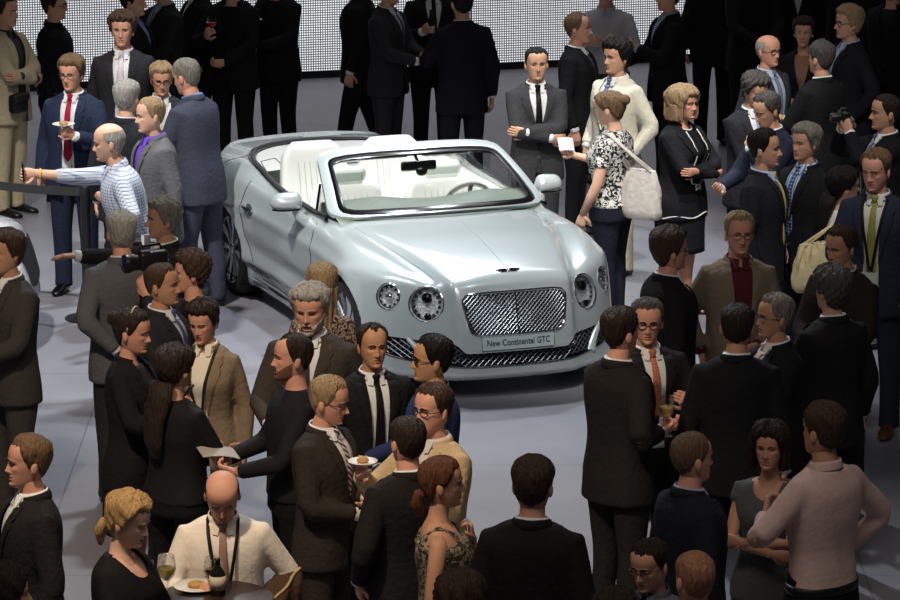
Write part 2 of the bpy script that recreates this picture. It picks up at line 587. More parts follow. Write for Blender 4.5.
car = empty('convertible_car', (CARX, CARY, 0), YAW, 'pale silver blue open convertible with mesh grille on the show stage', 'car')
used = sorted(set(i for f in BF for i in f)); rm = {a: b for b, a in enumerate(used)}
body = mesh_obj('body', BV[used], [tuple(rm[i] for i in f) for f in BF], paint, car)

# dark cavities behind the openings
for xw in (0.0, -2.746):
    for s in (-1, 1):
        mb = MB()
        mb.add(*loft([[(xw + RA * 1.0 * cos(a), s * yy, 0.345 + RA * sin(a)) for a in np.linspace(0, 2 * pi, 40, endpoint=False)] for yy in (0.93, 0.55)], cap=False))
        mb.add([(xw + RA * cos(a), s * 0.55, 0.345 + RA * sin(a)) for a in np.linspace(0, 2 * pi, 40, endpoint=False)], [tuple(range(40))])
        mb.V = [(x_, y_, max(z_, 0.155)) for x_, y_, z_ in mb.V]      # keep the liner above ground
        mb.obj('arch_liner', matt_black, car)

# intake: black back wall + wire mesh + struts
def grid_patch(fn, us, vs):
    V = [fn(u, v) for u in us for v in vs]
    n = len(vs)
    return V, [(i * n + j, (i + 1) * n + j, (i + 1) * n + j + 1, i * n + j + 1) for i in range(len(us) - 1) for j in range(n - 1)]
ys = np.linspace(-0.89, 0.89, 80)
mb = MB()
def back_pt(y, t):
    zt, zb = 0.43, 0.22
    z = zb + (zt - zb) * t
    q = skin_front(y, z)
    return (q[0] - 0.07, y, z)
mb.add(*grid_patch(back_pt, ys, np.linspace(0, 1, 5)))
mb.obj('intake_backing', matt_black, car)
def lattice(inside, ymax, z0, z1, pitch, r, off, ang=45, step=0.02):
    """crossing chrome wires clipped to a region of the nose"""
    mb = MB()
    ta = math.tan(radians(ang))
    for sgn in (1, -1):
        c = -ymax * 2
        while c < ymax * 2:
            run = []
            zz = z0
            while zz <= z1:
                y = c + sgn * (zz - z0) / ta
                if abs(y) < ymax and inside(y, zz):
                    q = skin_front(y, zz); run.append((q[0] + off, y, zz))
                else:
                    if len(run) > 1: mb.add(*tube(run, r, 4))
                    run = []
                zz += step
            if len(run) > 1: mb.add(*tube(run, r, 4))
            c += pitch
    return mb
lattice(lambda y, z: intake(y, z) < 0.004, 0.87, 0.22, 0.43, 0.045, 0.0042, -0.022, 40).obj('intake_mesh', mat('intake_chrome', (120, 124, 130), 0.4, metal=0.8), car)
# outline trims of the intake and the two slanted struts
for s in (-1, 1):
    mb = MB()
    pts = []
    for k in range(9):
        t = k / 8
        y = s * (0.60 + 0.10 * t ** 1.4); z = 0.250 + 0.165 * t
        q = skin_front(y, z); pts.append((q[0] - 0.002, y, z))
    mb.add(*tube(pts, [(0.012, 0.030 - 0.012 * (k / 8)) for k in range(9)], 10, up=(1, 0, 0)))
    mb.obj('intake_strut', paint, car)
pts = [(skin_front(y, float(intake_z))[0] + 0.001, y, float(intake_z)) for y, intake_z in [(y, 0.232 + 0.05 * (abs(y) / 0.8) ** 3) for y in np.linspace(-0.84, 0.84, 50)]]
mb = MB(); mb.add(*tube(pts, 0.007, 8)); mb.obj('intake_trim', chrome, car)

# grille
def grille_f(y, z):
    hw = 0.336 + 0.045 * (z - 0.455) / 0.27
    q = (np.abs(y) / hw, np.abs(z - 0.59) / 0.140)
    return (q[0] ** 7 + q[1] ** 7) ** (1 / 7) - 1
mb = MB()
NY, NZ = 40, 20
pts = []
th = np.linspace(0, 2 * pi, 72, endpoint=False)
def rim_pt(a, k=1.0):
    cy, cz = cos(a), sin(a)
    lo, hi = 0.01, 0.6
    for _ in range(40):
        m = (lo + hi) / 2
        if grille_f(cy * m, 0.59 + cz * m) < 0: lo = m
        else: hi = m
    return cy * lo * k, 0.59 + cz * lo * k
ringo = [rim_pt(a) for a in th]
def on_front(y, z, off):
    q = skin_front(y, z); return (q[0] + off, y, z)
mb.add(*tube([on_front(y, z, 0.004) for y, z in ringo] + [on_front(*ringo[0], 0.004)], 0.010, 8)); mb.obj('grille_surround', chrome, car)
mb = MB()
rings = [[on_front(ry * k, 0.59 + (rz - 0.59) * k, 0.003) for ry, rz in ringo] for k in (1.0, 0.8, 0.6, 0.4, 0.2, 0.02)]
mb.add(*loft(rings, cap=False)); mb.obj('grille_backing', matt_black, car)
lattice(lambda y, z: grille_f(y, z) < 0, 0.42, 0.44, 0.74, 0.0310, 0.0033, 0.009, 43).obj('grille_mesh', mat('grille_chrome', (112, 115, 119), 0.3, metal=0.9), car)
mb = MB(); mb.add(*tube([on_front(0, z, 0.008) for z in np.linspace(0.45, 0.73, 12)], 0.006, 6)); mb.obj('grille_rib', dchrome, car)

# plate with its writing
def plate_pt(y, t):
    z = 0.350 + 0.095 * t
    return on_front(y, z, 0.006)
mb = MB()
V, Fc = grid_patch(plate_pt, np.linspace(-0.262, 0.262, 20), np.linspace(0, 1, 4)); mb.add(V, Fc)
plate = mb.obj('number_plate', mat('plate_grey', (178, 192, 196), 0.5), car)
mb = MB()
edge = [plate_pt(y, 0) for y in np.linspace(-0.262, 0.262, 20)] + [plate_pt(y, 1) for y in np.linspace(0.262, -0.262, 20)] + [plate_pt(-0.262, 0)]
mb.add(*tube(edge, 0.0022, 5)); mb.obj('plate_edge', seam_m, plate)
def text_mesh(txt, size):
    cu = bpy.data.curves.new('lettering', 'FONT')
    cu.body = txt; cu.size = size; cu.align_x = 'CENTER'; cu.align_y = 'CENTER'; cu.extrude = 0.0; cu.offset = 0.0012; cu.space_character = 1.06
    o = bpy.data.objects.new('lettering', cu); COL.objects.link(o)
    dg = bpy.context.evaluated_depsgraph_get()
    me = bpy.data.meshes.new_from_object(o.evaluated_get(dg))
    V = [tuple(v.co) for v in me.vertices]; Fc = [tuple(p.vertices) for p in me.polygons]
    bpy.data.objects.remove(o); bpy.data.curves.remove(cu); bpy.data.meshes.remove(me)
    return V, Fc
V, Fc = text_mesh('New Continental GTC', 0.0605)
xs = [v[0] for v in V]; kx = 0.455 / (max(xs) - min(xs))
V = [on_front(v[0] * kx, 0.397 + v[1], 0.0085) for v in V]
mesh_obj('plate_lettering', V, Fc, mat('letter_grey', (52, 60, 66), 0.6), plate, smooth=False)

# winged badge on the bonnet edge
def top_pt(x, y, off=0.0):
    q = skin_top(x, y); n = skin_normal(q); return tuple(q + n * off)
badge = None
mb = MB()
mb.add(*ellipsoid(top_pt(0.755, 0, 0.002), (0.024, 0.019, 0.008), 14, 8))
badge = mb.obj('winged_badge', chrome, car)
for s in (-1, 1):
    mb = MB()
    for k, (l, dx) in enumerate(((0.072, -0.012), (0.060, 0.003), (0.040, 0.016))):
        pts = [top_pt(0.755 + dx + 0.006 * t * t, s * (0.016 + l * t), 0.003) for t in np.linspace(0, 1, 6)]
        mb.add(*tube(pts, [(0.008 * (1 - 0.7 * t), 0.004) for t in np.linspace(0, 1, 6)], 6, up=(1, 0, 0)))
    mb.obj('wing', gloss_black, badge)
V, Fc = text_mesh('B', 0.026)
q0 = top_pt(0.755, 0, 0.0115)
V = [(q0[0] - v[1] * 0.9, v[0], q0[2] + v[1] * 0.25) for v in V]
mesh_obj('badge_letter', V, Fc, gloss_black, badge, smooth=False)

# lamps: bowls let into the holes cut in the wings, covered flush with the bodywork
def lamp_unit(name, y, R, big):
    c, n, u, v = LAMPS[y]
    def on(r, a, off):
        """surface point at polar r, a round the lamp axis, moved along the axis by off"""
        o = c + (u * cos(a) + v * sin(a)) * r - n * 0.25
        q = shoot(o[None], n[None], hi=0.6, it=26)[0]
        return q + n * off
    A = np.linspace(0, 2 * pi, 44, endpoint=False)
    rim = [on(R * 1.03, a, 0.0) for a in A]
    mean = np.mean(rim, axis=0)
    def ringk(k, dep):
        return [mean + (q - mean) * k - n * dep for q in rim]
    mb = MB(); mb.add(*tube([q + n * 0.001 for q in rim] + [rim[0] + n * 0.001], 0.0065, 8)); o = mb.obj(name, chrome, car)
    mb = MB(); mb.add(*loft([ringk(1.0, 0.002), ringk(0.97, 0.022), ringk(0.80, 0.034), ringk(0.50, 0.044), ringk(0.03, 0.047)], cap=False)); mb.obj('reflector', reflect_m, o)
    def T(px_, py_, pz_): return mean + u * px_ + v * py_ + n * pz_
    rot = Matrix((tuple(u), tuple(v), tuple(n))).transposed()
    mb = MB(); pr = R * 0.26
    V, Fc = lathe([(pr * 1.1, -0.04), (pr * 1.15, -0.008), (pr, -0.003), (pr * 0.85, -0.004), (pr * 0.5, 0.0), (0.001, 0.002)], 24)
    mb.add([T(a + (0.0 if big else 0.0), b + (R * 0.36 if big else 0.0), d) for a, b, d in V], Fc)
    mb.obj('projector', gloss_black if big else chrome, o)
    if big:
        mb = MB(); V, Fc = lathe([(0.024, -0.04), (0.024, -0.014), (0.018, -0.010), (0.001, -0.008)], 20)
        mb.add([T(a + 0.01, b - R * 0.70, d) for a, b, d in V], Fc); mb.obj('lower_lens', gloss_black, o)
    mb = MB(); N = 16 if big else 11
    mb.add(*tube([T(R * 0.88 * cos(a), R * 0.88 * sin(a), -0.024) for a in np.linspace(0, 2 * pi, 40)], 0.004, 5))
    for k in range(N):
        a = 2 * pi * (k + 0.5) / N
        if big and (abs(((a + pi / 2) + pi) % (2 * pi) - pi) < 0.45 or abs(((a - pi / 2) + pi) % (2 * pi) - pi) < 0.4): continue
        V, Fc = lathe([(R * 0.10, -0.03), (R * 0.11, -0.020), (R * 0.055, -0.016), (0.001, -0.022)], 10)
        mb.add([T(R * 0.76 * cos(a) + p_, R * 0.76 * sin(a) + q_, d_) for p_, q_, d_ in V], Fc)
    mb.obj('led_ring', smoke_m, o)
    mb = MB(); mb.add(*loft([[on(R * k, a, 0.002 + 0.006 * (1 - k * k)) for a in A] for k in (1.0, 0.8, 0.55, 0.3, 0.03)], cap=False)); mb.obj('lens_cover', lampglass, o)
reflect_m = mat('bright_reflector', (236, 240, 242), 0.35, metal=0.55, bump=0.9, bscale=55)
smoke_m = mat('smoked_lens', (60, 64, 70), 0.2)
for s in (-1, 1):
    lamp_unit('headlamp', s * 0.580, 0.118, True)
    lamp_unit('outer_lamp', s * 0.790, 0.086, False)

# windscreen: base and header curves
def ws(u, v, off=0.0):
    bx = -0.34 - 0.27 * u * u; by = 0.80 * u; bz = 1.025 - 0.05 * u * u
    hx = -1.22 - 0.10 * u * u; hy = 0.670 * u; hz = 1.352 - 0.045 * abs(u) ** 2.5
    x = bx + (hx - bx) * v; y = by + (hy - by) * v; z = bz + (hz - bz) * v + 0.02 * sin(pi * v)
    return np.array([x + off * 0.55, y, z + off * 0.83])
def rrect(k, inset_u, inset_v0, inset_v1, n=96, ex=9):
    """rounded frame path in u,v"""
    out = []
    u1 = 1 - inset_u; v0 = inset_v0; v1 = 1 - inset_v1
    for i in range(n):
        a = 2 * pi * (i + 0.5) / n
        cu, cv = cos(a), sin(a)
        q = (abs(cu) ** ex + abs(cv) ** ex) ** (-1 / ex)
        out.append((u1 * cu * q, (v0 + v1) / 2 + (v1 - v0) / 2 * cv * q))
    return out
def frame_between(pa, pb, off0, off1, name, m, parent):
    n = len(pa)
    r0 = [ws(u, v, off0 * 0 - 0.012) for u, v in pa]; r1 = [ws(u, v, off1) for u, v in pa]
    r2 = [ws(u, v, off1) for u, v in pb]; r3 = [ws(u, v, -0.012) for u, v in pb]
    rings = [r0, r1, [0.5 * (a + b) + np.array([0.003, 0, 0.005]) for a, b in zip(r1, r2)], r2, r3, r0]
    V, Fc = loft(rings, cap=False)
    mb = MB(); mb.add(V, Fc)
    return mb.obj(name, m, parent, angle=60)
outer = rrect(0, -0.035, 0.015, -0.05, ex=11)
mid = rrect(0, 0.050, 0.035, 0.070, ex=11)
inner = rrect(0, 0.105, 0.115, 0.135, ex=13)
wsf = frame_between(outer, mid, 0, 0.018, 'windscreen_frame', paint, car)
frame_between(mid, inner, 0, 0.006, 'windscreen_seal', gloss_black, wsf)
g = MB()
us = np.linspace(-0.95, 0.95, 24); vs = np.linspace(0.06, 0.92, 12)
g.add(*grid_patch(lambda u, v: ws(u, v, -0.002), us, vs)); g.obj('windscreen_glass', glass, wsf)
# rear-view mirror
mb = MB(); c = ws(0.0, 0.80, -0.05)
mb.add(*tube([ws(0, 0.97, -0.01), ws(0, 0.86, -0.04), c], 0.012, 8))
mb.add(*box((c[0], c[1], c[2] - 0.02), (0.035, 0.27, 0.075), 0.02))
mb.add(*ellipsoid((c[0] + 0.01, c[1] + 0.02, c[2] - 0.06), (0.03, 0.045, 0.04), 12, 8))
mb.obj('rear_view_mirror', gloss_black, car)
for s in (-1, 1):
    mb = MB(); c = ws(s * 0.36, 0.90, -0.03)
    mb.add(*box((c[0] - 0.05, c[1], c[2]), (0.13, 0.38, 0.02), 0.009)); mb.obj('sun_visor', leather2, car)

# cockpit rim, tub, tonneau
def rim_path(n=150):
    pts = []
    xs = list(np.linspace(-0.80, -3.0, 60)) + list(-3.42 + 0.42 * (1 - np.sin(np.linspace(0, pi / 2, 26)[1:])))
    right = []
    for x in xs:
        lo, hi = 0.0, 1.0
        for _ in range(30):
            m_ = (lo + hi) / 2
            if cockpit(np.array(x), np.array(m_)) < 0: lo = m_
            else: hi = m_
        right.append((x, lo))
    return right
half = rim_path()
path = [(x, -y) for x, y in half] + [(x, y) for x, y in half[::-1]]
top3 = [Vector(skin_top(x, y)) for x, y in path]
mb = MB()
mb.add(*tube([p + Vector((0, 0, 0.002)) for p in top3], (0, 0, 0) and 0.02 or 0.026, 10)); mb.obj('waist_rail', mat('dark_trim', (58, 58, 60), 0.3), car)
mb = MB(); mb.add(*tube([p * 1.0 + Vector((0, 0.028 * (1 if p.y > 0 else -1), 0.006)) for p in top3], 0.008, 8)); mb.obj('waist_chrome', dchrome, car)
mb = MB()
rings = []
for k, (sc_, z) in enumerate(((1.0, None), (0.985, 0.93), (0.97, 0.60), (0.95, 0.36))):
    ring = []
    for p_ in top3:
        cx = -1.8
        q = Vector((cx + (p_.x - cx) * sc_, p_.y * sc_, p_.z - 0.005 if z is None else z)); ring.append(q)
    rings.append(ring)
V, Fc = loft(rings, cap=False, closed=True); mb.add(V, Fc)
mb.add(rings[-1], [tuple(range(len(rings[-1])))]); mb.obj('cabin_lining', leather, car)
# tonneau behind the rear seats
def ton(u, v):
    x = -2.66 - 0.72 * v
    lo = np.interp(-x, [-h[0] for h in half], [h[1] for h in half])
    y = u * lo * 0.985
    z0 = skin_top(x, 0.0 if abs(y) > 0.9 else y)[2]
    return (x, y, z0 - 0.018 - 0.05 * (1 - v) ** 3)
mb = MB(); mb.add(*grid_patch(ton, np.linspace(-1, 1, 30), np.linspace(0, 1, 20))); ton_o = mb.obj('tonneau_cover', tonneau_m, car)
mb = MB()
for pts in ([(-0.9, 0.0), (-0.92, 0.30), (-0.75, 0.34), (-0.70, 0.02)], [(0.9, 0.0), (0.92, 0.30), (0.75, 0.34), (0.70, 0.02)], [(-0.6, 0.35), (0.6, 0.35)]):
    P3 = []
    for a_, b_ in zip(pts[:-1], pts[1:]):
        for t in np.linspace(0, 1, 8, endpoint=False):
            q = ton(a_[0] + (b_[0] - a_[0]) * t, a_[1] + (b_[1] - a_[1]) * t); P3.append((q[0], q[1], q[2] + 0.002))
    mb.add(*tube(P3, 0.003, 5))
mb.obj('tonneau_seam', seam_m, ton_o)
# dashboard
def dash(u, v):
    x = -0.52 - 0.22 * abs(u) ** 2 * 0.6 - 0.46 * v
    z = 1.0 + 0.052 * sin(pi * min(v * 1.0, 1)) - 0.28 * max(0, v - 0.75) / 0.25 + 0.035 * np.exp(-((abs(u) - 0.50) / 0.28) ** 2) * sin(pi * max(v, 0))
    return (x, u * 0.80, z)
mb = MB(); mb.add(*grid_patch(dash, np.linspace(-0.97, 0.97, 30), np.linspace(-0.3, 1, 18))); mb.obj('dashboard', mat('grey_green_dash', (122, 132, 122), 0.55, bump=0.1, bscale=80), car)
# steering wheel
mb = MB(); c0 = Vector((-1.10, 0.385, 0.915)); tl = Matrix.Rotation(radians(-65), 3, 'Y')
mb.add(*tube([c0 + tl @ Vector((0.185 * cos(a), 0.185 * sin(a), 0)) for a in np.linspace(0, 2 * pi, 33)], 0.015, 8))
for a in (0.1, pi - 0.1, -pi / 2):
    mb.add(*tube([c0, c0 + tl @ Vector((0.18 * cos(a + pi / 2), 0.18 * sin(a + pi / 2), 0))], 0.016, 6))
mb.add(*ellipsoid(c0, (0.05, 0.06, 0.06), 12, 8)); mb.obj('steering_wheel', mat('grey_wheel_leather', (105, 112, 104), 0.5), car)
# seats
def seat(name, x, y, w, h, rest=True):
    mb = MB()
    rings = []
    for t in np.linspace(0, 1, 14):
        z = 0.50 + h * t
        xx = x - 0.20 * t - 0.03 * sin(pi * t)
        ww = w * (0.86 + 0.14 * sin(pi * min(1, t * 1.05))) * (1 if t < 0.86 else 1 - 0.32 * ((t - 0.86) / 0.14) ** 1.5)
        th = 0.085 - 0.02 * t if t < 0.93 else 0.045
        ring = []
        for a in np.linspace(0, 2 * pi, 28, endpoint=False):
            ca, sa = cos(a), sin(a)
            e = 2 / 3.2
            yy = ww / 2 * abs(ca) ** e * (1 if ca > 0 else -1)
            xd = th * abs(sa) ** e * (1 if sa > 0 else -1)
            if sa > 0: xd += 0.030 * (abs(yy) / (ww / 2)) ** 4 - 0.0
            ring.append((xx + xd, y + yy, z))
        rings.append(ring)
    mb.add(*loft(rings))
    mb.add(*box((x + 0.24, y, 0.50), (0.56, w * 0.98, 0.16), 0.07))
    o = mb.obj(name, leather, car, angle=75)
    fl = MB()
    for k in range(-3, 4):
        yy = y + k * w * 0.085
        fl.add(*tube([(x + 0.088 - 0.20 * t - 0.03 * sin(pi * t) - 0.02 * t, yy, 0.50 + h * t) for t in np.linspace(0.25, 0.80, 8)], 0.003, 5))
    fl.obj('stitching', mat('pale_stitch', (198, 202, 198), 0.6), o)
    if rest:
        un = MB(); un.add(*box((x - 0.19, y, 0.50 + h - 0.075), (0.08, w * 0.50, 0.022), 0.008)); un.obj('headrest_gap', matt_black, o)
        hb = MB()
        hb.add(*box((x - 0.205, y, 0.50 + h + 0.015), (0.11, w * 0.56, 0.17), 0.045)); hb.obj('headrest', leather, o)
        pb = MB(); pb.add(*box((x - 0.158, y, 0.50 + h + 0.0), (0.035, w * 0.44, 0.14), 0.015)); pb.obj('headrest_pad', leather2, o)
for s in (-1, 1):
    seat('front_seat', -1.46, s * 0.37, 0.58, 0.545)
    seat('rear_seat', -2.42, s * 0.31, 0.54, 0.66, False)
mb = MB(); mb.add(*box((-1.35, 0, 0.62), (0.9, 0.17, 0.28), 0.05)); mb.obj('centre_console', leather2, car)
for s in (-1, 1):
    mb = MB(); mb.add(*box((-1.5, s * 0.765, 0.80), (1.25, 0.05, 0.30), 0.02)); dd = mb.obj('door_card', leather, car)
    mb = MB(); mb.add(*box((-1.4, s * 0.735, 0.80), (0.16, 0.015, 0.035), 0.006)); mb.obj('inner_door_handle', chrome, dd)

# door mirrors
for s in (-1, 1):
    q = Vector(skin_side(-0.98, 0.90, s))
    mb = MB()
    c = Vector((-1.06, s * 1.005, 1.03))
    rings = []
    for t in np.linspace(0, 1, 13):
        y = c.y + s * (-0.115 + 0.225 * t)
        r = sqrt(max(1e-4, 1 - (2 * t - 1) ** 4 * 0.985))
        rz = 0.088 * r * (1.0 - 0.22 * t); rx = 0.075 * r
        ring = []
        for a in np.linspace(0, 2 * pi, 24, endpoint=False):
            xd = rx * cos(a) * (1.25 if cos(a) > 0 else 0.55)
            ring.append((c.x + xd - 0.045 * t, y, c.z + rz * sin(a) * (1 if sin(a) > 0 else 0.72)))
        rings.append(ring if s > 0 else ring[::-1])
    mb.add(*loft(rings))
    mo = mb.obj('door_mirror', paint, car, angle=80)
    mb = MB(); mb.add(*tube([q + Vector((0, -s * 0.03, -0.02)), q + Vector((-0.03, s * 0.05, 0.045)), Vector((c.x + 0.03, c.y - s * 0.07, c.z - 0.045))], [(0.045, 0.028), (0.035, 0.024), (0.04, 0.025)], 10)); mb.obj('mirror_stalk', paint, mo)
    mb = MB(); mb.add(*tube([(c.x + 0.080 - 0.035 * t - 0.05 * (2 * t - 1) ** 4, c.y + s * (-0.10 + 0.20 * t), c.z - 0.036 - 0.004 * t) for t in np.linspace(0, 1, 12)], 0.007, 6)); mb.obj('indicator_strip', gloss_black, mo)
    mb = MB(); mb.add(*ellipsoid((c.x - 0.068, c.y, c.z), (0.006, 0.085, 0.058), 18, 8)); mb.obj('mirror_glass', mat('mirror_glass', (210, 215, 220), 0.03, metal=1.0), mo)
    # quarter light post at the foot of the windscreen pillar
    mb = MB(); a0 = Vector(ws(s * 1.04, 0.02)); b0 = Vector(ws(s * 1.04, 0.52)); d0 = Vector(skin_top(-1.0, s * 0.80))
    mb.add(*tube([a0 + Vector((-.03, 0, 0)), d0], 0.014, 8)); mb.add(*tube([d0, b0 + Vector((-0.03, 0, 0))], 0.010, 8))
    qw = mb.obj('quarter_light_frame', gloss_black, car)
    mesh_obj('quarter_light_glass', [a0 + Vector((-.02, 0, 0.01)), d0, b0 + Vector((-.02, 0, 0))], [(0, 1, 2)], glass, qw)

# shut lines, handles, sill strip
def side_line(pts, s, r, name, m, parent=car, off=0.001):
    P3 = []
    for (x0, z0), (x1, z1) in zip(pts[:-1], pts[1:]):
        n = max(2, int(math.hypot(x1 - x0, z1 - z0) / 0.05))
        for k in range(n):
            t = k / n; q = skin_side(x0 + (x1 - x0) * t, z0 + (z1 - z0) * t, s); P3.append((q[0], q[1] + s * off, q[2]))
    q = skin_side(*pts[-1], s); P3.append((q[0], q[1] + s * off, q[2]))
    mb = MB(); mb.add(*tube(P3, r, 6)); return mb.obj(name, m, parent)
for s in (-1, 1):
    side_line([(-0.80, 0.93), (-0.74, 0.70), (-0.70, 0.45), (-0.74, 0.26)], s, 0.0035, 'door_shut_line', seam_m)
    side_line([(-2.33, 0.95), (-2.36, 0.75), (-2.30, 0.55), (-2.12, 0.34), (-2.05, 0.26), (-0.74, 0.26)], s, 0.0035, 'door_shut_line', seam_m)
    side_line([(-2.30, 0.215), (-0.45, 0.215)], s, 0.012, 'sill_strip', chrome)
    q = skin_side(-2.20, 0.775, s)
    mb = MB(); mb.add(*tube([(-2.09, q[1] + s * 0.008, 0.775), (-2.13, q[1] + s * 0.034, 0.776), (-2.24, q[1] + s * 0.036, 0.777), (-2.29, q[1] + s * 0.008, 0.777)], [(0.010, 0.012), (0.014, 0.011), (0.014, 0.011), (0.010, 0.010)], 8))
    h = mb.obj('door_handle', chrome, car)
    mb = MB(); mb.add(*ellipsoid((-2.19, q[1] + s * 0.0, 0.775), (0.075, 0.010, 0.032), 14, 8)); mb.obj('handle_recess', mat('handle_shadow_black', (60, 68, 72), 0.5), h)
    # bonnet shut line
    P3 = []
    for x in np.linspace(-0.42, 0.74, 26):
        cy = float(interp(x, [-0.7, -0.2, 0.3, 0.7, 0.95], [0.70, 0.66, 0.56, 0.47, 0.44])); q = skin_top(x, s * (cy + 0.02)); P3.append((q[0], q[1], q[2] + 0.0005))
    mb = MB(); mb.add(*tube(P3, 0.0028, 5)); mb.obj('bonnet_shut_line', mat('soft_seam', (140, 154, 160), 0.6), car)
mb = MB(); mb.add(*tube([tuple(np.array(skin_top(x, 0)) + [0, 0, 0.001]) for x in np.linspace(-0.35, 0.70, 24)], 0.0014, 5)); mb.obj('bonnet_crease', paint, car)

# wheels
def wheel(x, s):
    mb = MB(); y = s * 0.80
    prof = [(0.255, -0.13), (0.30, -0.135), (0.335, -0.12), (0.345, -0.08), (0.345, 0.08), (0.335, 0.12), (0.30, 0.135), (0.255, 0.13)]
    rings = [[(x + r * cos(a), y + s * yy, 0.345 + r * sin(a)) for a in np.linspace(0, 2 * pi, 48, endpoint=False)] for r, yy in prof]
    mb.add(*loft(rings, cap=False)); wo = mb.obj('wheel', rubber, car)
    mb = MB()
    rings = [[(x + r * cos(a), y + s * yy, 0.345 + r * sin(a)) for a in np.linspace(0, 2 * pi, 48, endpoint=False)] for r, yy in ((0.255, -0.12), (0.262, 0.125), (0.245, 0.125), (0.235, 0.03), (0.02, 0.02))]
    mb.add(*loft(rings, cap=False))
    for k in range(10):
        a = 2 * pi * k / 10
        for da in (-0.10, 0.10):
            mb.add(*tube([(x + 0.04 * cos(a), y + s * 0.105, 0.345 + 0.04 * sin(a)), (x + 0.15 * cos(a + da * 0.6), y + s * 0.10, 0.345 + 0.15 * sin(a + da * 0.6)), (x + 0.25 * cos(a + da), y + s * 0.115, 0.345 + 0.25 * sin(a + da))], [(0.014, 0.012)] * 3, 6))
    V, Fc = loft([[(x + r * cos(a), y + s * yy, 0.345 + r * sin(a)) for a in np.linspace(0, 2 * pi, 20, endpoint=False)] for r, yy in ((0.05, 0.08), (0.05, 0.118), (0.03, 0.125))])
    mb.add(V, Fc); mb.obj('rim', mat('alloy', (190, 194, 198), 0.22, metal=0.9), wo)
for x in (0.0, -2.746):
    for s in (-1, 1):
        wheel(x, s)
# ------------------------------------------------------------------ people
VX = 0.0135
def smooth_union(parts, voxel, it=4, fac=0.5):
    """fuse closed overlapping shapes into one continuous smooth surface"""
    mb = MB()
    for V, Fc in parts: mb.add(V, Fc)
    me = bpy.data.meshes.new('tmp'); me.from_pydata(mb.V, [], mb.F); me.update()
    o = bpy.data.objects.new('tmp', me); COL.objects.link(o)
    r = o.modifiers.new('r', 'REMESH'); r.mode = 'VOXEL'; r.voxel_size = voxel; r.adaptivity = 0.0
    sm = o.modifiers.new('s', 'SMOOTH'); sm.factor = fac; sm.iterations = it
    dg = bpy.context.evaluated_depsgraph_get()
    m2 = o.evaluated_get(dg).to_mesh()
    nv = len(m2.vertices); V = np.zeros(nv * 3); m2.vertices.foreach_get('co', V); V = V.reshape(-1, 3)
    nl = len(m2.loops); lv = np.zeros(nl, int); m2.loops.foreach_get('vertex_index', lv)
    ls = np.zeros(len(m2.polygons), int); m2.polygons.foreach_get('loop_start', ls)
    lt = np.zeros(len(m2.polygons), int); m2.polygons.foreach_get('loop_total', lt)
    Fc = [tuple(lv[a:a + b]) for a, b in zip(ls, lt)]
    o.evaluated_get(dg).to_mesh_clear()
    bpy.data.objects.remove(o); bpy.data.meshes.remove(me)
    return V, Fc

_ang = None
def folds(V, amp, seed, sx=9.0, sz=5.5):
    """cloth folds: smooth pseudo noise displacement along a rough outward direction"""
    rs = np.random.RandomState(seed)
    d = np.zeros(len(V))
    for k in range(9):
        f = rs.normal(size=3) * np.array([sx, sx, sz]) * (1 + 0.35 * k)
        d += np.sin(V @ f + rs.uniform(0, 6.28)) / (1 + 0.45 * k)
    n = V.copy(); n[:, 2] *= 0.15; n /= np.linalg.norm(n, axis=1, keepdims=True) + 1e-6
    return V + n * (d * amp / 2.2)[:, None]

TZ = [0.74, 0.80, 0.90, 1.00, 1.10, 1.20, 1.29, 1.36, 1.41, 1.445, 1.47, 1.49, 1.515]
T_M = dict(w=[.208, .206, .199, .186, .177, .186, .199, .203, .196, .174, .142, .104, .072],
           d=[.150, .148, .143, .134, .128, .132, .138, .132, .117, .095, .075, .064, .060],
           c=[.004, .004, .004, .000, -.004, -.002, .000, .006, .012, .016, .020, .022, .022])
T_F = dict(w=[.196, .200, .196, .168, .148, .158, .172, .178, .172, .148, .110, .078, .054],
           d=[.142, .146, .142, .122, .110, .122, .142, .124, .104, .085, .068, .056, .050],
           c=[.008, .012, .010, .002, -.002, -.010, -.016, -.004, .010, .016, .020, .022, .022])
class Torso:
    def __init__(s, sex, fat=1.0, grow=0.0):
        t = T_F if sex == 'f' else T_M
        z = np.array(TZ)
        fz = 1 + (fat - 1) * np.exp(-((z - 1.04) / 0.17) ** 2)
        s.z = z; s.w = np.array(t['w']) * (1 + (fz - 1) * 0.6) + grow; s.d = np.array(t['d']) * fz + grow; s.c = np.array(t['c']) - np.array(t['d']) * (fz - 1) * 0.5
    def at(s, z):
        return float(interp(z, s.z, s.w)), float(interp(z, s.z, s.d)), float(interp(z, s.z, s.c))
    def front(s, x, z, off=0.0):
        w, d, c = s.at(z)
        q = min(abs(x) / w, 0.999)
        return c - d * (1 - q ** 2.4) ** (1 / 2.4) - off
    def loft(s, z0, z1, n=32, rows=26):
        rings = []
        for z in np.linspace(z0, z1, rows):
            w, d, c = s.at(z)
            ring = []
            for a in np.linspace(0, 2 * pi, n, endpoint=False):
                ca, sa = cos(a), sin(a); e = 2 / 2.4
                ring.append((w * abs(ca) ** e * (1 if ca > 0 else -1), c + d * abs(sa) ** e * (1 if sa > 0 else -1), z))
            rings.append(ring)
        return loft(rings)

def ik(sh, wr, pole, l1=0.295, l2=0.265):
    sh, wr = Vector(sh), Vector(wr)
    d = wr - sh
    L = min(d.length, (l1 + l2) * 0.995)
    wr = sh + d.normalized() * L
    a = (l1 * l1 - l2 * l2 + L * L) / (2 * L)
    h = sqrt(max(0.0, l1 * l1 - a * a))
    dn = d.normalized(); p = Vector(pole); p = p - dn * p.dot(dn)
    if p.length < 1e-5: p = dn.orthogonal()
    p.normalize()
    return sh + dn * a + p * h, wr

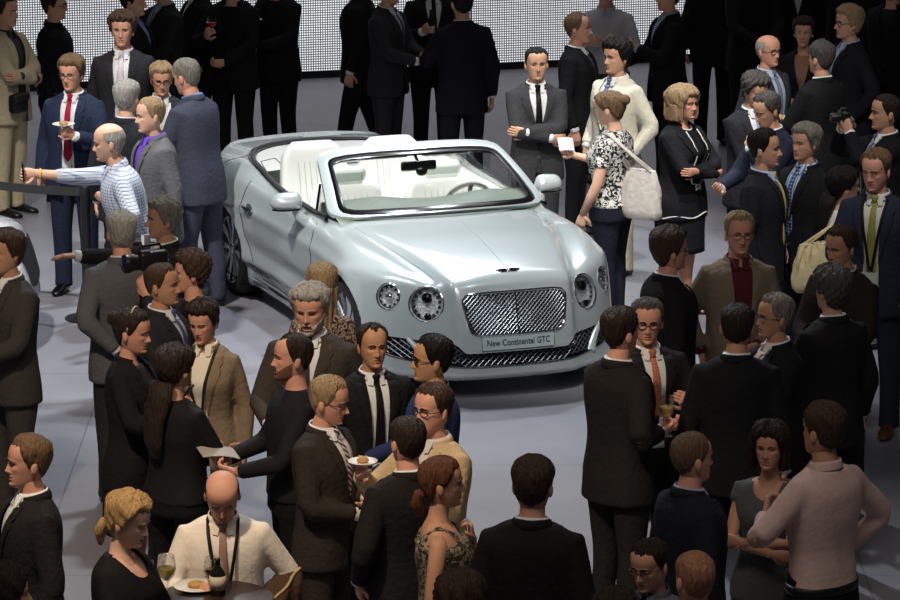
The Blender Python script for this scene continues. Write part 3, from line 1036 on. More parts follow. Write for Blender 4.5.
# arm poses, outward x for the arm's own side: wrist, elbow pole, finger direction, palm normal, finger curl
ARMS = {
    'down':   ((.262, -.03, .875), (.4, 1, 0), (-.02, -.10, -1), (-1, 0, 0), .35),
    'down2':  ((.285, -.09, .885), (.7, .7, 0), (-.05, -.25, -1), (-1, .1, 0), .4),
    'hold':   ((.130, -.34, 1.085), (.7, .3, -1), (-.55, -.80, .15), (-.45, .25, .6), .62),
    'hold2':  ((.040, -.33, 1.10), (.8, .2, -1), (-.85, -.5, .1), (-.2, .5, .7), .62),
    'holdhi': ((.110, -.31, 1.245), (.8, .2, -1), (-.5, -.6, .55), (-.55, .4, .2), .7),
    'drink':  ((.075, -.27, 1.42), (.9, -.1, -.8), (-.45, -.3, .8), (-.5, .6, 0), .7),
    'cross':  ((-.105, -.205, 1.165), (1, -.25, -.55), (-1, .10, .10), (0, 1, .1), .25),
    'cross2': ((-.085, -.225, 1.120), (1, -.25, -.55), (-1, .22, -.15), (0, 1, .1), .35),
    'clasp':  ((.055, -.300, 1.035), (.9, .3, -.5), (-.85, -.45, -.1), (-.2, .8, .5), .55),
    'low':    ((.020, -.235, .905), (.9, .4, -.2), (-.75, -.2, -.65), (-.1, .9, 0), .45),
    'hip':    ((.205, -.06, 1.030), (1, .35, .1), (-.35, .8, -.5), (-1, -.2, -.2), .3),
    'pocket': ((.238, -.075, .955), (.6, 1, .1), (-.18, -.15, -1), (-1, .1, 0), .3),
    'behind': ((.060, .205, .985), (1, .4, -.1), (-.9, .2, -.4), (0, -1, 0), .5),
    'chin':   ((.075, -.235, 1.405), (.7, -.2, -1), (-.25, .30, .9), (-.2, .95, 0), .6),
    'face':   ((.090, -.285, 1.545), (.9, -.2, -.9), (-.4, -.3, .85), (-.7, .6, 0), .65),
    'point':  ((.50, -.30, 1.330), (.1, .4, -1), (.75, -.55, .05), (0, 0, -1), .15),
    'out':    ((.30, -.36, 1.20), (.6, .5, -1), (.1, -1, .1), (-.5, 0, .8), .3),
    'talk':   ((.16, -.36, 1.20), (.8, .3, -1), (-.2, -.85, .35), (-.6, .1, .7), .35),
    'under':  ((.190, -.17, 1.055), (.8, .6, -.2), (-.6, -.7, -.05), (-.5, .5, .6), .5),
}
def hand_shapes(wr, dirv, nrm, side, curl, r=1.0):
    """palm, four fingers of different length and an opposed thumb"""
    d = Vector(dirv).normalized(); n = Vector(nrm); n = (n - d * n.dot(d)).normalized()
    t = d.cross(n) * (1 if side > 0 else -1)          # towards the thumb when the palm faces n
    t.normalize()
    out = []
    wr = Vector(wr)
    P0 = [wr - d * 0.030, wr, wr + d * 0.035, wr + d * 0.075, wr + d * 0.092]
    rad = [(.026, .022), (.028, .020), (.038, .017), (.042, .015), (.038, .011)]
    out.append(tube([p for p in P0], [(a * r, b * r) for a, b in rad], 12, up=t))
    ends = []
    for k, (off, L) in enumerate(((.028, .070), (.010, .079), (-.009, .073), (-.027, .057))):
        base = wr + d * 0.078 + t * off * r - n * 0.0
        dir_ = d + t * off * 1.2; dir_.normalize()
        pts = [base - d * 0.012, base]; ang = 0; cur = base
        for seg, fr in enumerate((.44, .32, .24)):
            ang += curl * (1.0 if seg == 0 else 1.25) * (1.0 + 0.08 * k)
            v = dir_ * cos(ang) + n * sin(ang)
            cur = cur + v * (L * fr * r); pts.append(cur)
        out.append(tube(pts, [.0095 * r, .0098 * r, .0090 * r, .0083 * r, .0062 * r], 7, up=t))
        ends.append(cur)
    b = wr + d * 0.018 + t * 0.026 * r
    v1 = (d * .62 + t * .72 + n * .30).normalized(); v2 = (d * .80 + t * (.35 - .35 * curl) + n * (.25 + .55 * curl)).normalized()
    p1 = b + v1 * .040 * r; p2 = p1 + v2 * .030 * r; p3 = p2 + v2 * .022 * r
    out.append(tube([b - v1 * .015, b, p1, p2, p3], [.014 * r, .0145 * r, .0115 * r, .0105 * r, .007 * r], 8, up=n))
    grip = wr + d * 0.085 + n * 0.032
    return out, grip

# head measured in units of its height from chin (0) to crown (1)
HH = 0.242
def head_grid(rs, sex, wide=1.0, nose=1.0, jaw=1.0):
    nt_, nu = 54, 72
    ts = np.concatenate([np.linspace(0.0, 0.16, 9)[:-1], np.linspace(0.16, 0.62, 27)[:-1], np.linspace(0.62, 1.0, 20)])
    u = np.linspace(-1, 1, nu, endpoint=False)
    th = pi * np.sign(u) * np.abs(u) ** 1.45
    fd = interp(ts, [0, .05, .12, .21, .3, .42, .5, .58, .66, .75, .84, .92, .97, 1.0], [.062, .082, .086, .086, .086, .086, .085, .090, .091, .087, .076, .054, .032, .004])
    bd = interp(ts, [0, .05, .12, .2, .3, .4, .5, .6, .7, .8, .88, .94, .98, 1.0], [.030, .034, .042, .056, .072, .086, .096, .101, .100, .092, .076, .055, .032, .004])
    hw = interp(ts, [0, .05, .12, .2, .3, .42, .5, .6, .7, .8, .88, .94, .98, 1.0], [.030, .042, .051, .058, .065, .070, .073, .076, .0765, .073, .062, .046, .026, .003])
    if sex == 'f':
        hw = hw * interp(ts, [0, .3, .6, 1], [.86, .93, .97, .97])
    hw = hw * wide * interp(ts, [0, .25, .5, 1], [jaw, jaw, 1, 1])
    T, TH = np.meshgrid(ts, th, indexing='ij')
    c, s = np.cos(TH), np.sin(TH)
    ex = 2 / 2.25
    X = hw[:, None] * np.sign(s) * np.abs(s) ** ex
    Y = np.where(c > 0, -fd[:, None] * np.abs(c) ** ex, bd[:, None] * np.abs(c) ** ex)
    fr = (c > 0)
    ax = np.abs(X)
    g = lambda a, b: np.exp(-(a / b) ** 2)
    nz = interp(T.ravel(), [.24, .285, .315, .345, .40, .46, .52, .56, .60], [0, .003, .017, .027, .021, .014, .007, .002, 0]).reshape(T.shape) * nose * (0.85 if sex == 'f' else 1)
    nw = interp(T.ravel(), [.25, .31, .36, .46, .6], [.017, .0165, .012, .0085, .010]).reshape(T.shape)
    dY = -nz * g(ax, nw)
    dY += .0095 * g(ax - .031, .014) * g(T - .495, .042)
    dY += -.0050 * g(ax - .028, .022) * g(T - .575, .028)
    dY += -.0060 * g(ax, .021) * g(T - .238, .020) - .0065 * g(ax, .019) * g(T - .185, .019)
    dY += .0045 * g(ax, .022) * g(T - .212, .009)
    dY += -.0085 * g(ax, .020) * g(T - .07, .05) * jaw + .004 * g(ax, .025) * g(T - .13, .025)
    dY += -.0045 * g(ax - .046, .016) * g(T - .40, .06)
    Y = (Y + dY * fr) * 1.05; X = X * 1.05
    X = X * (1 - .05 * g(T - .58, .05) * g(Y + .055, .03))
    return ts, th, T, TH, X, Y

HAIR = {   # hairline height by angle from the face, shell thickness (top, side)
    'short': ([0, 35, 55, 70, 84, 100, 118, 180], [.87, .88, .85, .62, .43, .50, .30, .14], .016, .007),
    'crop': ([0, 35, 55, 70, 84, 100, 118, 180], [.86, .88, .84, .64, .44, .52, .32, .17], .008, .004),
    'full': ([0, 35, 55, 70, 84, 100, 118, 180], [.80, .81, .78, .60, .38, .40, .22, .06], .026, .015),
    'curly': ([0, 35, 55, 70, 84, 100, 118, 180], [.79, .80, .76, .58, .38, .42, .22, .05], .032, .020),
    'recede': ([0, 18, 38, 58, 72, 86, 100, 118, 180], [.89, .93, .96, .86, .64, .43, .50, .30, .14], .010, .007),
    'bald': ([0, 40, 58, 80, 92, 104, 120, 150, 180], [1.2, 1.2, 1.0, .62, .46, .50, .32, .18, .14], .002, .0045),
    'shaved': ([0, 35, 55, 70, 84, 100, 118, 180], [.90, .93, .90, .66, .46, .52, .32, .18], .002, .002),
    'bob': ([0, 30, 48, 62, 76, 180], [.72, .76, .60, .20, .02, .0], .028, .026),
    'bobside': ([0, 30, 50, 66, 80, 180], [.80, .78, .60, .22, .02, .0], .030, .030),
    'long': ([0, 30, 50, 66, 80, 180], [.80, .80, .64, .28, .02, .0], .022, .018),
    'tied': ([0, 35, 55, 70, 84, 100, 118, 180], [.83, .83, .79, .60, .46, .50, .24, .06], .013, .011),
}
def bend(V, lean, side=0.0):
    """tilt everything above the hips forward by lean"""
    if not lean and not side: return V
    V = np.array(V, float)
    k = sstep(V[:, 2], 0.86, 1.16)
    for ang, ax in ((lean, 0), (side, 1)):
        if not ang: continue
        a = radians(ang) * k
        z = V[:, 2] - 0.95
        if ax == 0:
            y = V[:, 1].copy()
            V[:, 1] = y * np.cos(a) - z * np.sin(a); V[:, 2] = 0.95 + y * np.sin(a) + z * np.cos(a)
        else:
            x = V[:, 0].copy()
            V[:, 0] = x * np.cos(a) + z * np.sin(a); V[:, 2] = 0.95 - x * np.sin(a) + z * np.cos(a)
    return V

CLOTH = {}
def cloth(rgb, kind='wool'):
    key = (rgb, kind)
    if key in CLOTH: return CLOTH[key]
    r = dict(wool=(.85, .25), cotton=(.75, .12), silk=(.45, .05), knit=(.95, .3), denim=(.9, .25))[kind]
    m = mat('%s_cloth' % kind, rgb, r[0], spec=.14, bump=r[1] * 1.6, bscale=34, var=.10, vscale=55)
    MATS.pop(('%s_cloth' % kind, rgb, r[0], 0.0), None)
    CLOTH[key] = m
    return m
def pattern(name, a, b, fn):
    """two colour woven or printed cloth: fn builds the mask from the node tree and object coordinates"""
    m = mat(name, a, .8, spec=.2)
    nt, p = nodes_of(m)
    if len(nt.nodes) > 2: return m
    tc = nt.nodes.new('ShaderNodeTexCoord'); sp = nt.nodes.new('ShaderNodeSeparateXYZ'); nt.links.new(tc.outputs['Object'], sp.inputs[0])
    mx = nt.nodes.new('ShaderNodeMix'); mx.data_type = 'RGBA'; mx.inputs[6].default_value = srgb(*a); mx.inputs[7].default_value = srgb(*b)
    nt.links.new(fn(nt, tc, sp), mx.inputs[0]); nt.links.new(mx.outputs[2], p.inputs['Base Color'])
    return m
def mth(nt, op, a, b=None):
    n = nt.nodes.new('ShaderNodeMath'); n.operation = op
    for i, v in enumerate((a, b)):
        if v is None: continue
        if isinstance(v, (int, float)): n.inputs[i].default_value = v
        else: nt.links.new(v, n.inputs[i])
    return n.outputs[0]
def check_fn(pitch, wid):
    def f(nt, tc, sp):
        o = []
        for ax in (0, 2):
            fr = mth(nt, 'FRACT', mth(nt, 'DIVIDE', sp.outputs[ax], pitch)); o.append(mth(nt, 'LESS_THAN', fr, wid))
        return mth(nt, 'MULTIPLY', mth(nt, 'ADD', o[0], o[1]), 0.5)
    return f
def stripe_fn(pitch, wid, kx, kz):
    def f(nt, tc, sp):
        s_ = mth(nt, 'ADD', mth(nt, 'MULTIPLY', sp.outputs[0], kx), mth(nt, 'MULTIPLY', sp.outputs[2], kz))
        return mth(nt, 'LESS_THAN', mth(nt, 'FRACT', mth(nt, 'DIVIDE', s_, pitch)), wid)
    return f
def blotch_fn(scale, lo):
    def f(nt, tc, sp):
        n = nt.nodes.new('ShaderNodeTexNoise'); n.inputs['Scale'].default_value = scale; n.inputs['Detail'].default_value = 2; n.inputs['Distortion'].default_value = 2.2
        nt.links.new(tc.outputs['Object'], n.inputs['Vector'])
        return mth(nt, 'GREATER_THAN', n.outputs['Fac'], lo)
    return f

def skin_mat(rgb):
    m = mat('skin', rgb, .52, spec=.35, var=.07, vscale=40)
    nt, p = nodes_of(m)
    p.inputs['Subsurface Weight'].default_value = 0.0
    return m
def hair_mat(rgb):
    m = mat('hair', rgb, .62, spec=.22)
    nt, p = nodes_of(m)
    if len(nt.nodes) > 2: return m
    tc = nt.nodes.new('ShaderNodeTexCoord'); mp = nt.nodes.new('ShaderNodeMapping'); mp.inputs['Scale'].default_value = (46, 46, 8)
    n = nt.nodes.new('ShaderNodeTexNoise'); n.inputs['Scale'].default_value = 1.6; n.inputs['Detail'].default_value = 3
    nt.links.new(tc.outputs['Object'], mp.inputs[0]); nt.links.new(mp.outputs[0], n.inputs['Vector'])
    mx = nt.nodes.new('ShaderNodeMix'); mx.data_type = 'RGBA'
    c = srgb(*rgb)
    mx.inputs[6].default_value = tuple(v * .38 for v in c[:3]) + (1,); mx.inputs[7].default_value = tuple(min(1, v * 1.75) for v in c[:3]) + (1,)
    b = nt.nodes.new('ShaderNodeBump'); b.inputs['Strength'].default_value = .9; b.inputs['Distance'].default_value = .02
    nt.links.new(n.outputs['Fac'], mx.inputs[0]); nt.links.new(mx.outputs[2], p.inputs['Base Color'])
    nt.links.new(n.outputs['Fac'], b.inputs['Height']); nt.links.new(b.outputs['Normal'], p.inputs['Normal'])
    return m

SKIN = dict(a=(222, 176, 150), b=(205, 158, 130), c=(190, 142, 114), r=(214, 158, 134), t=(196, 146, 112))
HC = dict(black=(24, 20, 19), dark=(44, 34, 28), brown=(66, 50, 40), lbrown=(106, 83, 62), blond=(176, 142, 96), gblond=(150, 126, 96), grey=(122, 116, 108), lgrey=(158, 154, 148), white=(178, 172, 162), dgrey=(76, 72, 68), red=(88, 54, 38), stub=(158, 112, 86))
eye_w = mat('eye_white', (226, 222, 214), .3); eye_i = mat('iris_dark', (44, 34, 28), .25)
shoe_m = mat('black_shoe_leather', (20, 19, 20), .32); belt_m = mat('black_belt', (18, 17, 17), .5)
metal_f = mat('spectacle_metal', (120, 118, 116), .3, metal=.8); dark_f = mat('dark_spectacles', (28, 24, 24), .35)
lens_m = mat('spectacle_lens', (235, 240, 240), .02, trans=1.0, ior=1.02, alpha=.12)
lip_m = {k: mat('lips', tuple(int(v * q) for v, q in zip(c, (.90, .74, .72))), .5) for k, c in SKIN.items()}
WOMANLIP = mat('lips', (172, 96, 88), .45)

NPERS = [0]
def person(head, yaw, label, h=1.78, sex='m', top='suit', c=(26, 26, 30), shirt=(226, 228, 230), tie=None, bottom=None, legs='trousers',
           hair=('short', 'dark'), skin='b', L='down', R='down', look=(0, 0, 0), lean=0, side=0, fat=1.0, glasses=None, open_=False, specs=None,
           feet=None, stance=0, collar=True, beard=None, lanyard=None, group=None, wide=1.0, opts=(), bulk=1.0):
    """one standing figure; head = pixel of the crown in the photograph, yaw 0 faces the balcony, 90 faces right.
    look = turn, nod, tilt of the head in degrees"""
    NPERS[0] += 1
    seed = 1000 + NPERS[0] * 17
    rs = np.random.RandomState(seed)
    k = h / 1.78
    # ground point below the crown, taking the forward lean into account
    cr = bend(np.array([[0, 0.0, 1.78 + HAIR[hair[0]][2] * .9]]), lean, side)[0] * k
    yw = radians(yaw)
    q = P(head[0], head[1], cr[2])
    loc = Vector((q.x - (cr[0] * cos(yw) - cr[1] * sin(yw)), q.y - (cr[0] * sin(yw) + cr[1] * cos(yw)), 0))
    root = empty('person', loc, yw, label, 'person', group)
    root.scale = (bulk, bulk, 1)
    def put(name, V, Fc, m, parent=root, smooth=True, mi=None, angle=None):
        V = bend(np.array(V, float), lean, side) * k
        return mesh_obj(name, V, Fc, m, parent, smooth, mi, angle)
    if isinstance(skin, str): sk = skin_mat(SKIN[skin]); lm_ = WOMANLIP if sex == 'f' else lip_m[skin]
    hm = hair_mat(HC[hair[1]])
    T0 = Torso(sex, fat)
    sw = .168 if sex == 'm' else .146
    # --- arms
    arms = {}
    for sd, key in ((1, L), (-1, R)):
        po = ARMS[key] if isinstance(key, str) else key
        wr, pole, fd_, pn, cu = po
        m3 = lambda v: Vector((v[0] * sd, v[1], v[2]))
        sh = Vector((sd * sw, .016, 1.405))
        w_ = m3(wr)
        if sex == 'f': w_.x *= .92
        el, w_ = ik(sh, w_, m3(pole))
        arms[sd] = (sh, el, w_, m3(fd_), m3(pn), cu)
    # --- body: head, neck, shoulders, arms and hands
    mb = MB()
    ts, th, T, TH, X, Y = head_grid(rs, sex, wide * rs.uniform(.96, 1.04), rs.uniform(.85, 1.2), rs.uniform(.93, 1.07))
    zc = 1.78 - HH
    lt, ln, ltl = (radians(a) for a in look)
    Rm = np.array(Matrix.Rotation(lt, 3, 'Z') @ Matrix.Rotation(ln, 3, 'X') @ Matrix.Rotation(ltl, 3, 'Y'))
    piv = np.array([0, .022, 1.560])
    def hd(V):
        V = np.asarray(V, float); return (V - piv) @ Rm.T + piv
    Z = zc + T * HH
    G = np.stack([X, Y, Z], -1)
    nT, nU = T.shape
    Hv = hd(G.reshape(-1, 3))
    Hf = []; Hm = []
    for i in range(nT - 1):
        for j in range(nU):
            a, b = i * nU + j, i * nU + (j + 1) % nU
            Hf.append((a, b, b + nU, a + nU))
            tt = (ts[i] + ts[i + 1]) / 2; xx = X[i, j]
            lip = abs(xx) < .0235 - abs(tt - .212) * .25 and .175 < tt < .248 and abs(TH[i, j]) < 1.2
            Hm.append(1 if lip else 0)
    Hf.append(tuple(range(nU - 1, -1, -1))); Hm.append(0)
    Hf.append(tuple(range((nT - 1) * nU, nT * nU))); Hm.append(0)
    mb.V += [tuple(v) for v in Hv]; mb.F += Hf; mb.M += Hm
    # ears
    for s_ in (-1, 1):
        hwE = float(np.max(np.abs(X[np.argmin(np.abs(ts - .45))])))
        V, Fc = ellipsoid((s_ * (hwE + .004), .012, zc + .435 * HH), (.011, .019, .033), 12, 8, Matrix.Rotation(radians(-8), 3, 'X') @ Matrix.Rotation(s_ * .35, 3, 'Z'))
        mb.add(hd(V), Fc)
    # neck flowing into the shoulders
    nr = .056 if sex == 'm' else .047
    top_n = hd([[0, -.004, 1.595], [0, .000, 1.575]])
    pts = [(0, .018, 1.36), (0, .020, 1.44), (0, .018, 1.49), (0, .012, 1.53), tuple(top_n[1]), tuple(top_n[0])]
    V, Fc = tube(pts, [(.10, .14), (.075, .095), (nr * 1.06, nr * 1.12), (nr, nr), (nr * .98, nr * .98), (nr * .85, nr * .9)], 18, up=(0, 1, 0))
    mb.add(V, Fc)
    bare = 'bare' in opts
    V, Fc = Torso(sex, fat, -.020).loft(.92, 1.47, 20, 12); mb.add(V, Fc)
    grips = {}
    for sd, (sh, el, w_, fd_, pn, cu) in arms.items():
        up_r = (.050, .046, .040, .036, .027) if sex == 'm' else (.045, .041, .036, .032, .024)
        if top in ('suit', 'coat', 'shirt', 'tee', 'blouse') and 'rolled' not in opts: up_r = (.042, .036, .026, .028, .027) if sex == 'm' else (.038, .032, .023, .025, .024)
        V, Fc = tube([sh + Vector((-sd * .03, 0, .0)), sh.lerp(el, .12), sh.lerp(el, .5), el, el.lerp(w_, .35), w_], [up_r[0] * .9, up_r[0], up_r[1], up_r[2], up_r[3] * 1.05, up_r[4]], 12)
        mb.add(V, Fc)
        hs, g = hand_shapes(w_, fd_, pn, sd, cu, 1.0 if sex == 'm' else .88)
        for V, Fc in hs: mb.add(V, Fc)
        grips[sd] = g
    if legs in ('skirt', 'dress'):
        for s_ in (-1, 1):
            V, Fc = tube([(s_ * .085, .0, .90), (s_ * .08, -.005, .52), (s_ * .075, .015, .36), (s_ * .07, .01, .12), (s_ * .07, -.01, .06)], [.085, .056, .054, .034, .034], 14); mb.add(V, Fc)
            V, Fc = tube([(s_ * .07, .03, .05), (s_ * .075, -.06, .04), (s_ * .08, -.15, .022)], [(.03, .034), (.034, .026), (.028, .014)], 10, up=(1, 0, 0)); mb.add(V, Fc)
    body_o = put('body', mb.V, mb.F, [sk, lm_], mi=mb.M)
    # --- face details
    for s_ in (-1, 1):
        V, Fc = ellipsoid((0, 0, 0), (.0125, .0125, .0125), 12, 10)
        i0 = np.argmin(np.abs(ts - .50)); jj = np.argmin(np.abs(X[i0] - s_ * .0325) + (np.abs(TH[i0]) > 1.3) * 9)
        yE = Y[i0, jj] + .0085
        cE = np.array([s_ * .0325, yE, zc + .497 * HH])
        V = np.array([tuple(v) for v in V]); mi = []
        for f in Fc:
            c_ = V[list(f)].mean(0); mi.append(1 if (c_[0] ** 2 + c_[2] ** 2 < .0066 ** 2 and c_[1] < 0) else 0)
        put('eye', hd(V * np.array([1, 1, .72]) + cE), Fc, [eye_w, eye_i], body_o, mi=mi)
        pts = []
        ib = np.argmin(np.abs(ts - .578))
        for u_ in np.linspace(0, 1, 6):
            xb = s_ * (.013 + .034 * u_); jb = np.argmin(np.abs(X[ib] - xb) + (np.abs(TH[ib]) > 1.4) * 9)
            pts.append((xb, Y[ib, jb] - .0015, zc + (.572 + .022 * sin(pi * min(1, u_ * 1.15))) * HH))
        V, Fc = tube(hd(pts), [(.0045 if sex == 'm' else .003) * (1 - .5 * u_) for u_ in np.linspace(0, 1, 6)], 6)
        put('eyebrow', V, Fc, hair_mat(tuple(int(v * .75) for v in HC[hair[1]])), body_o)
    # --- hair
    hk = HAIR[hair[0]]
    deg = np.abs(np.degrees(TH))
    line = np.interp(deg, hk[0], hk[1]) + .012 * np.sin(TH * 13 + seed) + .008 * np.sin(TH * 29)
    mask = sstep(T, line - .012, line + .085)
    if hair[0] == 'bald': mask = mask * (1 - sstep(T, .62, .80))
    thick = hk[2] * sstep(T, .55, .85) + hk[3] * (1 - sstep(T, .55, .85))
    wave = 1 + .20 * np.sin(TH * 9 + T * 6 + seed) * np.sin(T * 14 + seed * .3) + .20 * np.sin(TH * 23 + 7 * np.sin(T * 5 + seed)) * np.sin(T * 9 + TH * 2 + seed)
    if hair[0] == 'curly': wave = 1 + .34 * np.sin(TH * 15 + seed) * np.sin(T * 30 + TH * 3)
    if hair[0] == 'full': wave = 1 + .24 * np.sin(TH * 8 + T * 9 + seed) * np.sin(T * 17 + TH * 2)
    Gc = np.stack([X * 0, Y * 0 + .005, zc + np.clip(T, .35, .62) * HH], -1)
    N = G - Gc; N /= np.linalg.norm(N, axis=-1, keepdims=True)
    Hh = G + N * (thick * mask * wave)[..., None] + N * .0012
    if hair[0] in ('bob', 'bobside', 'long'):
        # keep full width down to the tips rather than following the jaw
        i5 = np.argmin(np.abs(ts - .52))
        low = 1 - sstep(T, .30, .52)
        wx, wy = X[i5][None, :], Y[i5][None, :]
        fl = 1.02 if hair[0] == 'long' else 1.06
        Hh[..., 0] = Hh[..., 0] * (1 - low) + (wx * fl + N[i5][None, :, 0] * thick * 1.0) * low
        Hh[..., 1] = Hh[..., 1] * (1 - low) + np.where(wy > -.03, wy * .96 + N[i5][None, :, 1] * thick, wy) * low
    # clean hairline: everything below the line collapses onto it
    first = np.zeros(nU, int)
    if hair[0] != 'bald':
        for j in range(nU):
            lj = min(line[0, j], .97); i1 = int(np.searchsorted(ts, lj)); i1 = min(max(i1, 1), nT - 1)
            f_ = (lj - ts[i1 - 1]) / (ts[i1] - ts[i1 - 1])
            q_ = G[i1 - 1, j] * (1 - f_) + G[i1, j] * f_ + N[i1, j] * .0012
            if hair[0] in ('bob', 'bobside', 'long'): q_ = Hh[i1 - 1, j] * (1 - f_) + Hh[i1, j] * f_
            Hh[:i1, j] = q_; first[j] = i1 - 1
    hf = []
    for i in range(nT - 1):
        for j in range(nU):
            j2 = (j + 1) % nU
            if (i >= min(first[j], first[j2])) if hair[0] != 'bald' else max(mask[i, j], mask[i + 1, j], mask[i, j2], mask[i + 1, j2]) > .02:
                a, b = i * nU + j, i * nU + j2
                hf.append((a, b, b + nU, a + nU))
    if hair[0] != 'bald': hf.append(tuple(range((nT - 1) * nU, nT * nU)))
    hb = MB(); HV = Hh.reshape(-1, 3)
    us_ = sorted(set(i for f in hf for i in f)); rmap = {a: b for b, a in enumerate(us_)}
    hb.V += [tuple(v) for v in hd(HV[us_])]; hb.F += [tuple(rmap[i] for i in f) for f in hf]; hb.M += [0] * len(hf)
    if hair[0] in ('long', 'bob', 'bobside'):
        # hanging lengths with real thickness, from ear to ear round the back
        zl = dict(long=-.95, bob=-.04, bobside=.0)[hair[0]]
        a0 = dict(long=82, bob=62, bobside=66)[hair[0]]
        i5 = np.argmin(np.abs(ts - .50))
        AA = np.radians(np.linspace(a0, 360 - a0, 40)); rows = np.linspace(.50, zl, 14)
        outer, inner = [], []
        for tt in rows:
            ro, ri = [], []
            for a in AA:
                jj = np.argmin(np.abs(((th - a + pi) % (2 * pi)) - pi))
                bx, by = X[i5, jj], Y[i5, jj]
                v = np.array([bx, by - .005, 0]); v /= np.linalg.norm(v)
                dd = max(0, .5 - tt)
                sw_ = .006 * sin(9 * a + seed) + .004 * sin(21 * a)
                tap = 1 - .10 * dd if hair[0] == 'long' else 1 + .05 * dd - .16 * max(0, .12 - tt) / .2
                o_ = np.array([bx * tap, by * tap, zc + tt * HH]) + v * (hk[3] + .002 + sw_)
                if hair[0] == 'long' and dd > .5: o_[1] += .02 * (dd - .5)
                ro.append(o_); ri.append(o_ - v * (.022 if hair[0] != 'long' else .03))
            outer.append(ro); inner.append(ri)
        rings = [ro + ri[::-1] for ro, ri in zip(outer, inner)]
        V, Fc = loft(rings); hb.add(hd(V) if hair[0] != 'long' else [tuple(np.array(hd([v])[0]) * min(1, max(0, (v[2] - 1.40) / .2)) + np.array(v) * (1 - min(1, max(0, (v[2] - 1.40) / .2)))) for v in map(lambda q_: np.array(q_, float), V)], Fc)
    if 'bun' in opts:
        V, Fc = ellipsoid((0, .118, zc + .70 * HH), (.045, .036, .042), 16, 10); V = [np.array(v) * (1 + 0.0) for v in V]; hb.add(hd(V), Fc)
    if 'pony' in opts:
        V, Fc = tube(hd([(0, .085, zc + .62 * HH), (0, .125, zc + .60 * HH), (.004, .150, zc + .40 * HH), (.010, .145, zc + .05 * HH), (.014, .125, zc - .28 * HH)]), [(.018, .018), (.024, .022), (.036, .026), (.032, .022), (.010, .008)], 12); hb.add(V, Fc)
    if 'lowpony' in opts:
        V, Fc = tube(hd([(0, .070, zc + .30 * HH), (0, .108, zc + .26 * HH), (.0, .120, zc + .05 * HH), (.01, .105, zc - .22 * HH)]), [(.022, .018), (.030, .024), (.034, .024), (.012, .008)], 12); hb.add(V, Fc)
    if 'verylong' in opts:
        V, Fc = tube([(0, .10, 1.60), (0, .125, 1.50), (.01, .165, 1.38), (.012, .165, 1.26), (.012, .150, 1.17)], [(.045, .07), (.04, .075), (.030, .07), (.026, .06), (.012, .03)], 16, up=(0, 1, 0)); hb.add(V, Fc)
    hair_o = put('hair', hb.V, hb.F, hm)
    if 'headband' in opts:
        pts = [np.array([ (hw_ + .016) * sin(a), .0, zc + (.58 + .0) * HH + (HH * .44 + .016) * cos(a)]) for a, hw_ in [(a, .074) for a in np.linspace(-1.6, 1.6, 20)]]
        V, Fc = tube(hd(pts), .005, 6); put('hairband', V, Fc, mat('beige_band', (198, 176, 148), .5), hair_o)
    if beard:
        bm = hair_mat(HC[beard]) if 'stubble' not in opts else mat('stubble', (112, 80, 64), .7)
        ln_ = np.interp(deg, [0, 14, 26, 45, 70, 82, 95], [.27, .27, .24, .30, .40, .46, .1])
        lip_gap = (np.abs(X) < .022) & (T > .185) & (T < .24) & (deg < 60)
        mk = sstep(ln_ - T, -.005, .05) * (deg < 88) * (~lip_gap)
        if 'stubble' in opts: mk = mk * .22
        B = G + N * (mk * (.017 - .012 * sstep(deg, 25, 55)))[..., None] + N * .0008
        bf = []
        for i in range(nT - 1):
            for j in range(nU):
                j2 = (j + 1) % nU
                if min(mk[i, j], mk[i + 1, j], mk[i, j2], mk[i + 1, j2]) > .004:
                    a, b = i * nU + j, i * nU + j2; bf.append((a, b, b + nU, a + nU))
        us_ = sorted(set(i for f in bf for i in f)); rmap = {a: b for b, a in enumerate(us_)}
        if bf: put('beard', hd(B.reshape(-1, 3)[us_]), [tuple(rmap[i] for i in f) for f in bf], bm, body_o)
    if specs:
        fmt = dark_f if specs == 'dark' else metal_f
        gb = MB()
        for s_ in (-1, 1):
            ring = [(s_ * .0325 + .0235 * cos(a), -.0985 + .010 * abs(s_ * .0325 + .0235 * cos(a)) / .05, zc + .488 * HH + .0175 * sin(a)) for a in np.linspace(0, 2 * pi, 21)]
            V, Fc = tube(hd(ring), .0024 if specs == 'dark' else .0018, 6); gb.add(V, Fc)
            e = (s_ * .058, -.088, zc + .505 * HH)
            V, Fc = tube(hd([e, (s_ * .076, -.05, zc + .51 * HH), (s_ * .080, .012, zc + .50 * HH), (s_ * .078, .024, zc + .44 * HH)]), .002, 5); gb.add(V, Fc)
        V, Fc = tube(hd([(-.010, -.099, zc + .50 * HH), (0, -.104, zc + .515 * HH), (.010, -.099, zc + .50 * HH)]), .0022, 5); gb.add(V, Fc)
        go = put('glasses', gb.V, gb.F, fmt)
        for s_ in (-1, 1):
            c_ = (s_ * .0325, -.0925, zc + .488 * HH)
            V, Fc = loft([[(c_[0] + .022 * r_ * cos(a), c_[1], c_[2] + .0165 * r_ * sin(a)) for a in np.linspace(0, 2 * pi, 16, endpoint=False)] for r_ in (1, .5, .03)], cap=False)
            put('lens', hd(V), Fc, lens_m if 'shades' not in opts else mat('dark_lens', (14, 12, 12), .1), go)
    # --- clothing
    cm = c if not isinstance(c, tuple) else cloth(c, 'wool' if top in ('suit', 'coat') else 'cotton')
    sm_ = shirt if not isinstance(shirt, tuple) else cloth(shirt, 'cotton')
    bcol = bottom if bottom is not None else c
    bm_ = bcol if not isinstance(bcol, tuple) else cloth(bcol, 'wool')
    suit = top in ('suit', 'coat')
